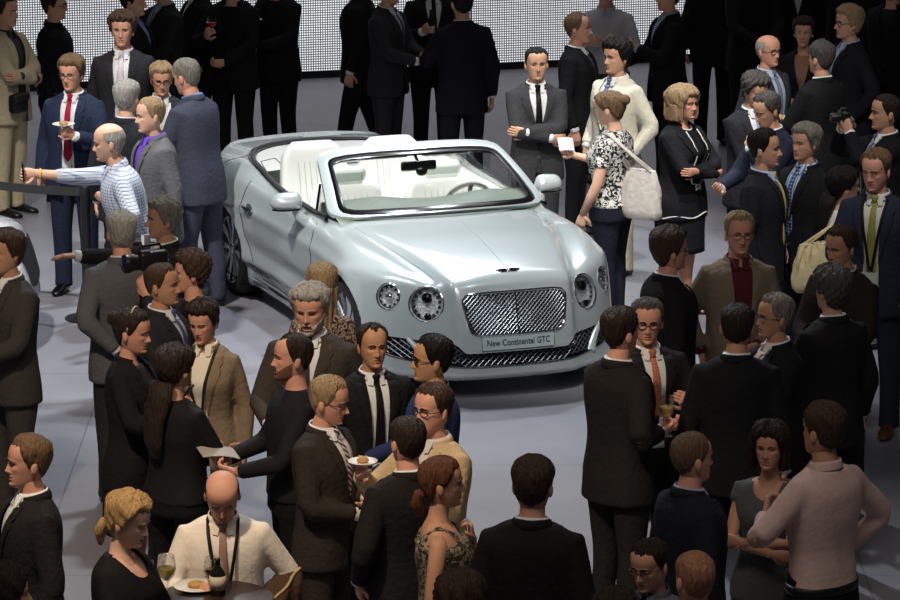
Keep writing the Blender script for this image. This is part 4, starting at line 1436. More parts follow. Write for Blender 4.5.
    def sleeves(r0, r1, r2, stop, hang=True, short=False):
        out = []
        for sd, (sh, el, w_, fd_, pn, cu) in arms.items():
            if short:
                e2 = sh.lerp(el, .62)
                out.append(tube([sh + Vector((-sd * .05, 0, .012)), sh + Vector((sd * .006, 0, .0)), sh.lerp(el, .3), e2], [r0 * .80, r0, r0 * .96, r0 * .94], 14))
            else:
                w2 = el.lerp(w_, stop)
                out.append(tube([sh + Vector((-sd * .06, 0, .016)), sh + Vector((sd * .004, 0, .002)), sh.lerp(el, .30), sh.lerp(el, .65), sh.lerp(el, .92) , el.lerp(w_, .08), el.lerp(w_, .45), w2], [r0 * .72, r0, r0 * .97, (r0 + r1) / 2, r1 * 1.05, r1 * 1.05, (r1 + r2) / 2, r2], 14))
        return out
    fs = .86 if sex == 'f' else 1.0
    trunk_o = None
    if suit:
        TJ = Torso(sex, fat, .012)
        hem = .76 if top == 'suit' else .70
        V, Fc = smooth_union([TJ.loft(hem, 1.496)] + sleeves(.072 * fs, .060 * fs, .047 * fs, .93), VX)
        V = folds(V, .0065, seed)
        zb = 1.06 if open_ else 1.115
        def vhalf(z):
            if open_: return float(np.interp(z, [.7, .95, 1.15, 1.30, 1.44, 1.50], [.062, .052, .046, .056, .066, .06]))
            if z > zb: return float(np.interp(z, [zb, 1.30, 1.42, 1.47, 1.52], [.0, .046, .070, .066, .06]))
            return float(np.interp(z, [.70, .80, .98, 1.01], [.050, .034, .004, -1]))
        cz = np.array([V[list(f)].mean(0) for f in Fc])
        vh = np.array([vhalf(z) for z in cz[:, 2]])
        cut = (np.abs(cz[:, 0]) < vh) & (cz[:, 1] < .0)
        for sd, (sh, el, w_, fd_, pn, cu) in arms.items():
            for a_, b_ in ((sh, el), (el, w_)):
                a_, b_ = np.array(a_), np.array(b_); ab = b_ - a_
                t_ = np.clip(((cz - a_) @ ab) / (ab @ ab), 0, 1); dist = np.linalg.norm(cz - a_ - t_[:, None] * ab, axis=1)
                cut &= ~((dist < .066 * fs) & (cz[:, 1] < np.array([TJ.front(x_, z_) for x_, z_ in zip(cz[:, 0], cz[:, 2])]) - .012)) if b_[1] < -.1 or a_[1] < -.1 else True
        kf = [f for f, q_ in zip(Fc, cut) if not q_]
        us_ = sorted(set(i for f in kf for i in f)); rmap = {a: b for b, a in enumerate(us_)}
        # pull the raw edge of the opening onto the clean line
        edge = set(i for f, q_ in zip(Fc, cut) if q_ for i in f) & set(us_)
        for i in edge:
            v_ = vhalf(V[i, 2])
            if v_ > 0 and abs(abs(V[i, 0]) - v_) < .014: V[i, 0] = math.copysign(v_, V[i, 0])
        jk = put('jacket' if top == 'suit' else 'coat', V[us_], [tuple(rmap[i] for i in f) for f in kf], cm)
        trunk_o = jk
        # lapels and collar
        for s_ in (-1, 1):
            za, zb2 = (zb + .01, 1.462) if not open_ else (1.10, 1.462)
            rows = np.linspace(za, zb2, 16); U = np.linspace(0, 1, 5)
            outer = []; inner = []
            for z in rows:
                t_ = (z - za) / (zb2 - za)
                lw = .008 + .066 * min(1, t_ * 1.25) if t_ < .80 else .074 - .020 * (t_ - .80) / .2
                if .76 < t_ < .83: lw -= .018
                x0 = vhalf(z) - .002
                ro = [(s_ * (x0 + lw * u_ ), TJ.front(x0 + lw * u_, z, .006 + .006 * sin(pi * u_)), z - .0 + .006 * u_) for u_ in U]
                outer.append(ro); inner.append([(p_[0], p_[1] + .007, p_[2]) for p_ in ro])
            rings = [a_ + b_[::-1] for a_, b_ in zip(outer, inner)]
            V, Fc = loft(rings); put('lapel', V, Fc, cm, jk, angle=50)
        pts = []
        for a in np.linspace(-2.35, 2.35, 25):
            zz = 1.502 - .026 * (abs(a) / 2.35) ** 2; r_ = .080 * fs + .002
            pts.append((r_ * sin(a), .020 + (r_ * .92) * cos(a), zz))
        V, Fc = tube(pts, [(.026, .010)] * 25, 8, up=(0, 0, 1)); put('collar', V, Fc, cm, jk)
        if not open_:
            for zz in (1.10, 1.00):
                V, Fc = ellipsoid((.012, TJ.front(.012, zz, .004), zz), (.009, .005, .009), 10, 6); put('button', V, Fc, mat('dark_button', (26, 24, 24), .4), jk)
    TS = Torso(sex, fat, 0.0)
    if suit or top in ('shirt', 'blouse', 'polo'):
        is_full = not suit
        short = top == 'polo'
        if is_full:
            TS = Torso(sex, fat, .006)
            rolled = 'rolled' in opts
            bot = .92 if 'untucked' not in opts else .80
            V, Fc = smooth_union([TS.loft(bot, 1.488)] + sleeves(.066 * fs, .053 * fs, .041 * fs, .5 if rolled else .95, short=short), VX)
            V = folds(V, .006, seed)
            so = put('shirt' if sex == 'm' else 'blouse', V, Fc, cm); trunk_o = so; scm = cm
        else:
            V, Fc = Torso(sex, fat, -.003).loft(.95, 1.462, 32, 22)
            so = put('shirt', V, Fc, sm_); scm = sm_
            for sd, (sh, el, w_, fd_, pn, cu) in arms.items():
                V, Fc = tube([el.lerp(w_, .80), el.lerp(w_, .90), el.lerp(w_, 1.0), el.lerp(w_, 1.0) + Vector(fd_).normalized() * .008], [.036 * fs, .037 * fs, .037 * fs, .030 * fs], 12); put('cuff', V, Fc, sm_, so)
        if collar:
            nr2 = nr + .009
            rings = []
            for zz, gr in ((1.470, .012), (1.495, .005), (1.518, .003), (1.524, .005), (1.510, .011), (1.484, .017)):
                rings.append([((nr2 + gr) * sin(a), .017 - (1.0 if not cos(a) > 0 else 1.0) * (nr2 + gr) * .98 * cos(a), zz + (.012 if cos(a) < 0 else 0) * (-cos(a)) - (.010 * cos(a) if cos(a) > 0 else 0)) for a in np.linspace(.16 if not tie else .07, 2 * pi - (.16 if not tie else .07), 30)])
            V, Fc = loft(rings, cap=False, closed=False); put('shirt_collar', V, Fc, scm, so)
            for s_ in (-1, 1):
                gy = -.058 if sex == 'm' else -.05
                p_ = [(s_ * .010, gy - .004, 1.505), (s_ * .048, gy + .024, 1.512), (s_ * .050, TS.front(.05, 1.45, .010), 1.452), (s_ * .024, TS.front(.024, 1.45, .014), 1.450)]
                V = p_ + [(x_, y_ + .006, z_) for x_, y_, z_ in p_]
                put('collar_point', V, [(0, 1, 2, 3), (7, 6, 5, 4), (0, 4, 5, 1), (1, 5, 6, 2), (2, 6, 7, 3), (3, 7, 4, 0)], scm, so, smooth=False)
        if tie:
            tm = tie if not isinstance(tie, tuple) else cloth(tie, 'silk')
            rings = []
            for z in np.linspace(1.462, 1.02, 20):
                t_ = (1.462 - z) / (1.462 - 1.02)
                hwid = .016 + .020 * t_ if z > 1.06 else .036 * max(.04, (z - 1.015) / .045)
                yf = TS.front(0, z, .010)
                rings.append([(hwid * cos(a), yf - .004 * sin(a) if False else yf + (.005 if sin(a) > 0 else -.004) * abs(sin(a)), z) for a in np.linspace(0, 2 * pi, 10, endpoint=False)])
            V, Fc = loft(rings); to = put('tie', V, Fc, tm)
            yk = min(TS.front(0, 1.47, .012), -.050)
            V, Fc = loft([[(a_ * cos(q_), yk + b_ * sin(q_), z) for q_ in np.linspace(0, 2 * pi, 12, endpoint=False)] for a_, b_, z in ((.013, .010, 1.452), (.020, .013, 1.478), (.024, .014, 1.500), (.018, .010, 1.507))]); put('knot', V, Fc, tm, to)
        if not suit and sex == 'm':
            mb = MB(); w_, d_, c_ = TS.at(.935)
            mb.add(*loft([[((w_ + .003 + g_) * cos(a), c_ + (d_ + .003 + g_) * sin(a), z) for a in np.linspace(0, 2 * pi, 32, endpoint=False)] for z, g_ in ((.915, 0), (.918, .006), (.952, .006), (.955, 0))])); put('belt', mb.V, mb.F, belt_m)
    if top in ('tee', 'dresstop', 'strap'):
        TS = Torso(sex, fat, .006)
        zt = 1.488 if top == 'tee' else 1.46
        parts = [TS.loft(.90 if legs != 'dress' else .80, zt if top != 'strap' else 1.375)]
        if top == 'tee':
            parts += sleeves(.064 * fs, .052 * fs, .042 * fs, .93)
        if top == 'dresstop':
            for sd, (sh, el, w_, fd_, pn, cu) in arms.items():
                parts.append(tube([sh + Vector((-sd * .06, 0, .012)), sh + Vector((sd * .005, 0, 0)), sh.lerp(el, .28)], [.045, .060, .058], 14))
        if top == 'strap':
            for s_ in (-1, 1): parts.append(tube([(s_ * .085, -.10, 1.33), (s_ * .098, -.055, 1.42), (s_ * .100, .02, 1.452), (s_ * .095, .09, 1.40), (s_ * .085, .12, 1.33)], [.018] * 5, 8))
        V, Fc = smooth_union(parts, VX if top != 'strap' else .010); V = folds(V, .004, seed)
        if top in ('dresstop',) or 'scoop' in opts:
            cz = np.array([V[list(f)].mean(0) for f in Fc])
            depth_ = 1.385
            cut = (cz[:, 1] < .02) & ((cz[:, 0] / .085) ** 2 + ((cz[:, 2] - 1.49) / .105) ** 2 < 1)
            ed = set(i for f, q_ in zip(Fc, cut) if q_ for i in f)
            Fc = [f for f, q_ in zip(Fc, cut) if not q_]
            for i in ed & set(j for f in Fc for j in f):
                q_ = sqrt((V[i, 0] / .085) ** 2 + ((V[i, 2] - 1.49) / .105) ** 2)
                if V[i, 1] < .0 and .7 < q_ < 1.3: V[i, 0] /= q_; V[i, 2] = 1.49 + (V[i, 2] - 1.49) / q_
            us_ = sorted(set(i for f in Fc for i in f)); rmap = {a: b for b, a in enumerate(us_)}; V = V[us_]; Fc = [tuple(rmap[i] for i in f) for f in Fc]
        trunk_o = put('dress' if legs == 'dress' else 'top', V, Fc, cm)
    # --- legs
    if legs == 'trousers':
        TP = Torso(sex, 1 + (fat - 1) * .5, -.004)
        st = stance
        parts = [TP.loft(.82, 1.01, 24, 8)]
        for s_ in (-1, 1):
            fx = s_ * (.105 if sex == 'm' else .085) + s_ * .012 * st; fy = -s_ * .10 * st
            parts.append(tube([(s_ * .085, .01, .93), (s_ * .098, .006, .80), (s_ * .10 + (fx - s_ * .1) * .5, -.004 + fy * .45, .50), (fx, .012 + fy * .8, .28), (fx, .012 + fy, .095), (fx, .006 + fy, .045)],
                              [(.112 * fs, .100 * fs), (.112 * fs, .096 * fs), (.076 * fs, .074 * fs), (.066 * fs, .066 * fs), (.062 * fs, .064 * fs), (.064 * fs, .070 * fs)], 16, up=(0, 1, 0)))
        V, Fc = smooth_union(parts, .016)
        V = folds(V, .005, seed + 5, 10, 7)
        put('trousers', V, Fc, bm_)
        for s_ in (-1, 1):
            fx = s_ * (.105 if sex == 'm' else .085) + s_ * .012 * st; fy = -s_ * .10 * st
            mb = MB(); mb.add(*loft([[(fx + s_ * .012 * max(0, -(y_) * 2) + a_ * cos(q_), y_ + fy, b_ * (1 + sin(q_)) + .004) for q_ in np.linspace(0, 2 * pi, 14, endpoint=False)] for y_, a_, b_ in ((.075, .018, .022), (.066, .032, .040), (.02, .038, .048), (-.05, .043, .036), (-.12, .045, .026), (-.165, .036, .020), (-.188, .014, .012))]))
            so_ = put('shoe', mb.V, mb.F, shoe_m if 'brown' not in opts else mat('brown_shoe_leather', (92, 52, 32), .35))
    else:
        # skirt: an open hanging tube of cloth with thickness
        z1 = .50 if legs == 'skirt' else .46
        TK = Torso(sex, fat, .008)
        rings = []
        for z in np.linspace(1.02, z1, 14):
            w_, d_, c_ = TK.at(max(z, .86))
            kz = max(0, .86 - z); w_ -= .05 * kz; d_ += .02 * kz
            rings.append([(w_ * cos(a), c_ + d_ * sin(a) + .004 * sin(5 * a + z * 9), z) for a in np.linspace(0, 2 * pi, 36, endpoint=False)])
        rings += [[(x_ * .96, y_ * .96, z_) for x_, y_, z_ in r_] for r_ in (rings[-1], rings[-3])]
        V, Fc = loft(rings, cap=False); put('skirt', V, Fc, bm_)
        for s_ in (-1, 1):
            mb = MB(); mb.add(*loft([[(s_ * .076 + a_ * cos(q_), y_, b_ * (1 + sin(q_)) + .004) for q_ in np.linspace(0, 2 * pi, 14, endpoint=False)] for y_, a_, b_ in ((.062, .014, .024), (.054, .026, .036), (.01, .030, .034), (-.06, .036, .020), (-.13, .034, .016), (-.17, .014, .010))]))
            put('shoe', mb.V, mb.F, shoe_m)
    # --- lanyard
    if lanyard:
        TL = Torso(sex, fat, .018)
        for_ = []
        for s_ in (-1, 1):
            for_ .append([(s_ * .060, .045, 1.515), (s_ * .075, -.01, 1.50)] + [(s_ * (.072 - .066 * t_), TL.front(.07 - .06 * t_, 1.46 - .40 * t_, .010), 1.46 - .40 * t_) for t_ in np.linspace(0, 1, 9)])
        pts = for_[0] + for_[1][::-1]
        V, Fc = tube(pts, [(.0085, .0025)] * len(pts), 6, up=(1, 0, 0)); lo = put('lanyard', V, Fc, cloth(lanyard, 'silk'))
        if 'badge' in opts:
            V, Fc = box((0, TL.front(0, 1.03, .016), 1.015), (.10, .004, .07)); put('badge_card', V, Fc, mat('badge_card', (196, 206, 190), .5), lo, smooth=False)
    Mw = Matrix.Translation(loc) @ Matrix.Rotation(yw, 4, 'Z') @ Matrix.Diagonal((bulk, bulk, 1, 1))
    def world(v):
        b_ = bend(np.array([tuple(v)]), lean, side)[0] * k
        return Mw @ Vector(b_)
    return dict(root=root, L=world(grips[1]), R=world(grips[-1]), world=world, arms=arms, yaw=yw, k=k, torso=T0)
# ------------------------------------------------------------------ the crowd
BLK, DRK, CHA, NAVY = (24, 24, 27), (34, 34, 38), (52, 51, 54), (40, 48, 70)
floral = pattern('floral_print', (34, 34, 40), (222, 220, 214), blotch_fn(24, .50))
floral_r = pattern('red_print', (70, 44, 42), (168, 150, 138), blotch_fn(30, .52))
mottled = pattern('mottled_print', (52, 44, 38), (136, 122, 104), blotch_fn(26, .52))
checked = pattern('blue_check', (206, 212, 226), (92, 106, 150), check_fn(.021, .32))
blue_str = pattern('blue_stripe', (214, 224, 236), (104, 146, 200), stripe_fn(.020, .5, 1, 0))
reg_tie = pattern('striped_tie_silk', (196, 186, 190), (84, 44, 60), stripe_fn(.030, .5, .8, 1))
or_tie = pattern('orange_tie_silk', (206, 128, 96), (178, 92, 66), check_fn(.016, .4))
dot_tie = pattern('blue_dot_tie_silk', (40, 52, 92), (150, 168, 206), check_fn(.024, .35))
FWD = ((.10, -.56, 1.44), (.6, .3, -1), (0, -1, .06), (-.1, 0, -1), .18)
SELF = ((.06, -.56, 1.60), (.5, .3, -1), (-.1, -1, .25), (-1, 0, .1), .75)
Q = {}
SPEC = []
def S(key, head, yaw, label, h=1.78, sex='m', *a, **k):
    SPEC.append([key, head, yaw, label, h, sex, a, k])
# back row, left
S('safari', (6, -5), 60, 'man in beige safari jacket with folded arms at the upper left edge', 1.82, c=(186, 174, 144), shirt=(60, 60, 64), L='cross', R='cross2', hair=('short', 'dark'), open_=True)
S('blackshirt', (54, -11), 80, 'man in plain black shirt in front of the lit screen, seen in profile', 1.80, top='shirt', c=(22, 22, 25), specs='dark', hair=('short', 'dark'), bottom=BLK)
S('pinktie', (122, 10), -4, 'tall curly haired man in dark suit, white shirt and pale pink tie', 1.88, c=(44, 43, 46), tie=(220, 200, 208), hair=('curly', 'brown'), L='pocket', R='down', open_=True, skin='r')
S('bluecollar', (133, -15), 80, 'dark suited man with blue collar behind the tall curly haired man', 1.80, c=BLK, shirt=(120, 142, 186), hair=('short', 'black'))
S('flute', (168, -30), -60, 'dark suited man with grey tie raising a champagne flute at the top edge', 1.82, c=DRK, shirt=(150, 156, 176), tie=(132, 132, 150), R='drink', L='hold', hair=('short', 'dark'))
S('redglass0', (200, -36), -75, 'black suited man at the top edge holding a wine glass low', 1.82, c=BLK, R='hold', L='pocket', hair=('short', 'black'))
S('redglass', (226, -34), -20, 'black suited man at the top edge holding a red drink to his chest', 1.82, c=BLK, R='holdhi', L='clasp', hair=('short', 'dark'), collar=False, shirt=(20, 20, 22))
S('plate', (274, -38), -35, 'black suited man by the screen holding a plate of food', 1.84, c=BLK, shirt=(24, 24, 26), R='holdhi', L='hold2', hair=('short', 'dark'), collar=False)
S('walker', (364, -36), -100, 'black suited man mid stride behind the car', 1.80, c=BLK, stance=1.6, hair=('short', 'black'))
S('phoneman', (388, -26), 65, 'dark grey suited man with blue tie handling a phone behind the car', 1.80, c=(48, 48, 52), tie=(64, 80, 112), L='hold2', R='hold', hair=('short', 'brown'))
S('bottleman', (427, -38), 5, 'man in black jacket and dark tie holding a bottle before the screen', 1.82, c=BLK, shirt=(206, 208, 214), tie=(28, 28, 32), R='holdhi', L='pocket', hair=('short', 'dark'))
S('backnavy', (462, -14), 195, 'broad man in black suit standing with his back turned behind the car', 1.84, c=(26, 27, 34), L='talk', R='down', hair=('short', 'black'))
S('baldprofile', (578, 12), 78, 'balding man in black suit in profile behind the man with folded arms', 1.80, c=BLK, tie=(60, 62, 74), hair=('recede', 'lbrown'), skin='r', L='hold', R='down')
S('crossed', (540, 47), 8, 'young man in charcoal suit smiling with folded arms behind the car', 1.78, c=(58, 58, 61), tie=(22, 22, 24), L='cross', R='cross2', hair=('crop', 'black'))
S('whiteshirt', (607, -26), -6, 'man in pale grey shirt and black trousers at the screen', 1.80, top='shirt', c=(172, 174, 180), bottom=BLK, L='holdhi', R='holdhi', hair=('short', 'brown'))
S('tray', (668, -20), -75, 'black suited man with light blue collar eating beside the pale shirted man', 1.80, c=BLK, shirt=(150, 170, 190), L='holdhi', R='hold', hair=('short', 'brown'))
S('whitecoat', (613, 37), -48, 'black haired man in cream white jacket and beige trousers with patterned scarf', 1.84, c=(226, 221, 202), bottom=(190, 182, 158), tie=dot_tie, L='pocket', R='pocket', hair=('curly', 'black'))
S('floral', (617, 90), -115, 'woman in black and white floral blouse and dark jeans, hair pinned up', 1.70, 'f', 'polo', floral, bottom=(34, 36, 48), hair=('tied', 'lbrown'), opts=('bun',), L='down2', R='holdhi', collar=False, skin='a', look=(0, 12, 0), bulk=1.16)
S('piping', (684, 84), 50, 'blonde woman in black skirt suit with white piping, arms folded', 1.70, 'f', 'suit', (34, 34, 38), shirt=(30, 30, 34), legs='skirt', hair=('bob', 'gblond'), L='cross', R='cross2', collar=False, skin='r', bulk=1.15)
S('dark1', (717, -52), 180, 'black suited figure with back turned at the top edge near the screen end', 1.82, c=BLK, hair=('short', 'black'))
S('dark2', (750, -50), 20, 'black suited figure with joined hands at the top edge before the drape', 1.82, c=BLK, L='clasp', R='clasp', shirt=(24, 24, 26), collar=False, hair=('short', 'black'))
S('dark3', (862, -56), -20, 'tall black coated figure at the top right corner', 1.86, top='coat', c=(20, 20, 23), shirt=(24, 24, 26), collar=False, hair=('short', 'black'))
S('dark4', (893, -30), -30, 'black suited figure cut by the right edge at the top', 1.80, c=(20, 20, 23), shirt=(24, 24, 26), collar=False, hair=('short', 'black'))
S('dark5', (795, -62), 10, 'black suited figure at the top edge behind the woman with low neckline', 1.84, c=(20, 20, 23), shirt=(196, 196, 200), hair=('short', 'black'))
# back row, right cluster
S('baldspec', (769, 35), 42, 'bald man with glasses and pale blue shirt in dark suit, upper right group', 1.78, c=(50, 54, 64), shirt=(172, 188, 208), tie=(120, 126, 140), hair=('bald', 'lgrey'), specs='dark', skin='r', L='pocket', R='down', open_=True)
S('lowneck', (807, 16), -10, 'short haired woman in black jacket with low neckline, upper right group', 1.72, 'f', 'suit', (28, 28, 31), shirt=(150, 112, 92), hair=('full', 'dark'), collar=False, L='down', R='hold')
S('blondspec', (846, 4), -72, 'fair haired man with glasses in black suit in profile, upper right', 1.82, c=(28, 29, 34), shirt=(160, 178, 204), hair=('full', 'gblond'), specs='dark', L='pocket', R='down')
S('greyback', (821, 40), -135, 'grey haired man in black suit seen from behind, upper right group', 1.82, c=(27, 27, 30), hair=('short', 'dgrey'), L='hold', R='hold2')
S('blueTie', (748, 69), 22, 'dark curly haired man in dark suit with light blue tie, hand held low', 1.78, c=(44, 45, 50), tie=(128, 166, 212), hair=('curly', 'dgrey'), R='low', L='down', look=(10, 16, 0))
S('chin', (771, 89), -58, 'grey haired man in navy suit touching his chin, right group', 1.80, c=(42, 48, 64), hair=('short', 'dgrey'), L='chin', R='hold', look=(0, 18, 0))
S('yellowTie', (771, 128), 72, 'dark haired young man with light blue shirt and yellow tie in profile', 1.82, c=(36, 37, 44), shirt=(164, 190, 222), tie=(222, 204, 118), hair=('short', 'black'), R='down', L='pocket')
S('longgrey', (802, 122), -52, 'man with long grey hair, striped blue shirt and dark tie', 1.82, c=(30, 31, 35), shirt=blue_str, tie=dot_tie, hair=('full', 'grey'), L='down2', R='down')
S('shooter', (886, 94), -78, 'dark haired man in black suit holding a camera up at right edge', 1.82, c=(26, 27, 31), tie=(96, 108, 146), hair=('crop', 'dark'), L='face', R='face')
S('whiteblouse', (840, 166), 108, 'woman with long black hair and white blouse carrying a cream handbag', 1.68, 'f', 'polo', (220, 218, 218), bottom=(40, 40, 48), hair=('full', 'black'), opts=('verylong',), L='hold', R='down2', collar=False, skin='a', bulk=1.1)
S('lanyard', (876, 147), -18, 'man with olive tie, lanyard and name badge in dark blue suit', 1.82, c=(42, 48, 62), shirt=(214, 212, 204), tie=(148, 146, 78), lanyard=(26, 26, 30), hair=('short', 'lbrown'), open_=True, R='hold', L='pocket', opts=('badge', 'brown'), skin='r', look=(-14, 8, 0))
S('brownsuit', (842, 224), -38, 'brown haired man in dark brown suit below the woman in white', 1.78, c=(46, 39, 36), shirt=(200, 186, 170), hair=('short', 'brown'), R='hold2', L='hold', skin='c', look=(-8, 8, 0))
S('curlyback', (832, 264), -145, 'man with curly dark grey hair and dark suit, back turned, right side', 1.80, c=(34, 33, 35), hair=('curly', 'dgrey'), L='hold', R='down')
S('maroon', (738, 211), 8, 'fair haired man with glasses, tweed jacket and maroon shirt', 1.84, c=(128, 116, 100), shirt=(88, 34, 44), hair=('short', 'gblond'), specs='metal', open_=True, L='clasp', R='pocket', skin='r', bottom=(46, 44, 46), opts=())
S('rightback', (673, 225), 108, 'brown haired man with glasses in black suit left of the maroon shirted man', 1.80, c=(28, 28, 30), hair=('full', 'brown'), specs='metal', L='down', R='down', skin='r')
S('pinkTie', (773, 293), -72, 'grey haired man with glasses and pink tie in profile, right group', 1.80, c=(30, 31, 36), tie=(220, 164, 154), hair=('short', 'grey'), specs='metal', L='holdhi', R='hold', skin='c')
S('shortback', (733, 303), 172, 'man with cropped dark hair in black suit, back turned, right group', 1.80, c=(25, 26, 29), hair=('crop', 'dark'), skin='c')
S('laugh', (648, 297), 18, 'laughing grey haired man with glasses and orange patterned tie', 1.78, c=(34, 33, 35), tie=or_tie, hair=('short', 'dgrey'), specs='dark', L='holdhi', R='down', skin='r', look=(-18, 4, 0), open_=True)
S('wineback', (627, 306), 128, 'dark haired man in brown suit with back turned holding a wine glass', 1.82, c=(37, 35, 35), hair=('short', 'dark'), R=((.17, -.13, 1.13), (.6, .8, -.6), (-.15, -.95, .25), (-.45, .25, .6), .62), L='hold2', skin='r')
S('navyback', (694, 432), 118, 'fair cropped man in navy suit with lilac collar, lower right', 1.78, c=(34, 36, 46), shirt=(172, 164, 192), hair=('crop', 'lbrown'), skin='r', L='down2', R='down')
S('greydress', (773, 420), -18, 'woman in grey dress with folded bare arms, lower right', 1.70, 'f', 'dresstop', (84, 86, 86), bottom=(84, 86, 86), legs='dress', hair=('bobside', 'dark'), L='cross', R='cross2', skin='c')
S('pinkshirt', (820, 401), -138, 'man in pale pink shirt, hand on hip, lower right', 1.84, top='shirt', c=(208, 178, 170), bottom=(26, 26, 28), hair=('short', 'brown'), L=((.16, -.20, 1.24), (1, .2, -.6), (-.5, -.3, .8), (-.5, .6, 0), .5), R='hip', skin='c', fat=.84)
S('specbottom', (656, 536), -38, 'cropped dark haired man with glasses at the bottom edge', 1.76, top='shirt', c=(96, 96, 104), hair=('crop', 'dark'), specs='metal', skin='r', look=(0, 14, 0))
S('shavedbottom', (689, 551), -158, 'man with shaved head seen from behind at the bottom edge', 1.76, top='tee', c=(70, 34, 34), hair=('shaved', 'stub'), skin='r', bottom=BLK)
S('darkbottom', (622, 588), 175, 'dark haired head just rising over the bottom edge, right of centre', 1.70, 'f', 'tee', (40, 34, 36), hair=('bobside', 'dark'), bottom=BLK)
S('brownbottom', (461, 569), 140, 'brown haired woman just rising over the bottom edge, centre', 1.70, 'f', 'tee', (44, 38, 36), hair=('bobside', 'brown'), bottom=BLK)
S('bigback', (527, 455), 168, 'brown haired man with back turned, alone on pale floor at bottom centre', 1.82, c=(34, 32, 32), hair=('short', 'brown'), skin='r')
S('straps', (445, 456), 92, 'woman in sleeveless mottled dress with bare shoulders and ponytail', 1.70, 'f', 'strap', mottled, bottom=mottled, legs='dress', hair=('tied', 'red'), opts=('lowpony', 'bare'), L=((.07, -.15, 1.36), (.9, -.2, -1), (-.25, .15, 1), (-.2, .95, 0), .7), R='down', skin='c')
S('backleft', (413, 416), -152, 'man with cropped dark hair in dark suit, back turned, left of the bare shouldered woman', 1.80, c=(32, 30, 30), hair=('crop', 'dark'), skin='r', R='low', L='pocket')
S('beigejacket', (427, 383), -48, 'brown haired man with glasses and sand coloured jacket', 1.80, c=(194, 170, 132), shirt=(206, 200, 196), hair=('short', 'brown'), specs='dark', R=((.16, -.34, 1.34), (.8, .2, -1), (-.4, -.7, .5), (-.55, .4, .3), .7), L='hold', skin='r', bottom=(37, 35, 35))
S('blueshirt', (431, 334), -82, 'black haired man with dark glasses and navy blue shirt before the car bumper', 1.78, top='shirt', c=(44, 54, 92), hair=('short', 'black'), specs='dark', opts=('shades',), skin='t', L='hold', R='hold', bottom=BLK)
S('baldtan', (368, 323), 18, 'tanned balding man with loosened dark tie before the car', 1.76, c=(30, 29, 31), tie=(26, 26, 28), hair=('recede', 'dark'), skin='t', open_=True, R='down2', L='pocket')
S('beard', (305, 280), -12, 'grey bearded man in brown grey suit by the front wheel', 1.80, c=(66, 60, 55), tie=(66, 60, 56), hair=('full', 'lgrey'), beard='white', R='hold', L='down', skin='r', look=(0, 10, 0), bulk=1.08)
S('longblond', (322, 262), 186, 'long haired fair woman facing the car, seen from behind', 1.68, 'f', 'tee', floral_r, hair=('long', 'gblond'), bottom=BLK)
S('darkbeard', (292, 333), -76, 'cropped man with dark stubble holding a leaflet, left of the tanned man', 1.74, top='tee', c=(34, 33, 37), hair=('recede', 'dark'), beard='dark', R='hold', L='hold', skin='r', bottom=BLK, opts=('stubble',))
S('stripetie', (331, 374), 62, 'grey haired man with glasses and striped tie talking in profile', 1.80, c=(52, 46, 42), tie=reg_tie, hair=('short', 'gblond'), specs='dark', L=((.06, -.22, 1.13), (.8, .3, -1), (-.75, -.6, .1), (-.2, .5, .7), .5), R=((.07, -.23, 1.08), (.8, .3, -1), (-.7, -.65, .1), (-.2, .5, .7), .5), skin='r', look=(10, 12, 0))
S('baldfront', (222, 466), 2, 'bald man in white shirt and lanyard bending over his glass at bottom left', 1.72, top='shirt', c=(236, 226, 212), bottom=(40, 36, 34), tie=(150, 120, 112), lanyard=(26, 24, 26), hair=('bald', 'brown'), fat=1.15, R='holdhi', L='under', lean=10, look=(0, 24, 0), skin='r')
S('blondfront', (128, 487), 62, 'blonde woman with low ponytail in black top at bottom left', 1.70, 'f', 'tee', (28, 26, 27), hair=('full', 'blond'), opts=('lowpony', 'scoop'), R='hold', L='hold', look=(8, 16, 0), skin='a', bottom=BLK)
S('leftprofile', (28, 434), -74, 'man with brown hair and dark suit in profile at the lower left edge', 1.80, c=(36, 34, 36), hair=('short', 'lbrown'), skin='r', L='down', R='hold')
S('cornerhead', (6, 562), 95, 'dark haired head at the bottom left corner', 1.70, 'f', 'tee', (40, 36, 36), hair=('bobside', 'dark'), bottom=BLK)
S('ponytail', (178, 343), 142, 'woman with long dark hair and black top, back turned, lower left', 1.68, 'f', 'tee', (30, 29, 31), hair=('full', 'dark'), opts=('verylong',), L='hold', R='hold', bottom=(26, 26, 28), bulk=1.08)
S('bun', (134, 307), 74, 'woman with dark bun and pale hairband in black jacket and skirt', 1.74, 'f', 'suit', (30, 29, 31), shirt=(34, 32, 34), bottom=(46, 36, 34), legs='skirt', hair=('tied', 'dark'), opts=('bun', 'headband'), R='holdhi', L='hold', collar=False, skin='r', look=(0, 8, 0))
S('beigewoman', (211, 295), -14, 'short haired woman in beige jacket and cream collar with lanyard', 1.70, 'f', 'suit', (136, 119, 98), shirt=(234, 226, 208), hair=('full', 'dark'), lanyard=(40, 38, 40), R='hold', L='down', look=(-8, 14, 0), skin='r', bottom=(34, 32, 34), open_=True)
S('greysuitback', (122, 210), -168, 'grey haired man in mid grey suit with back turned, left', 1.80, c=(92, 93, 98), hair=('short', 'lgrey'), L='behind', R='down', skin='r', bottom=(48, 48, 52))
S('pointer', (162, 196), -72, 'man with wavy grey hair and black suit stretching an arm out to the left', 1.80, c=(36, 36, 40), hair=('full', 'grey'), R=FWD, L='hold', skin='c')
S('cropright', (168, 263), 72, 'cropped man with blue tie in profile below the video camera', 1.78, c=(42, 42, 46), shirt=(214, 216, 224), tie=(70, 80, 116), hair=('crop', 'brown'), R='hold', L='hold', skin='c')
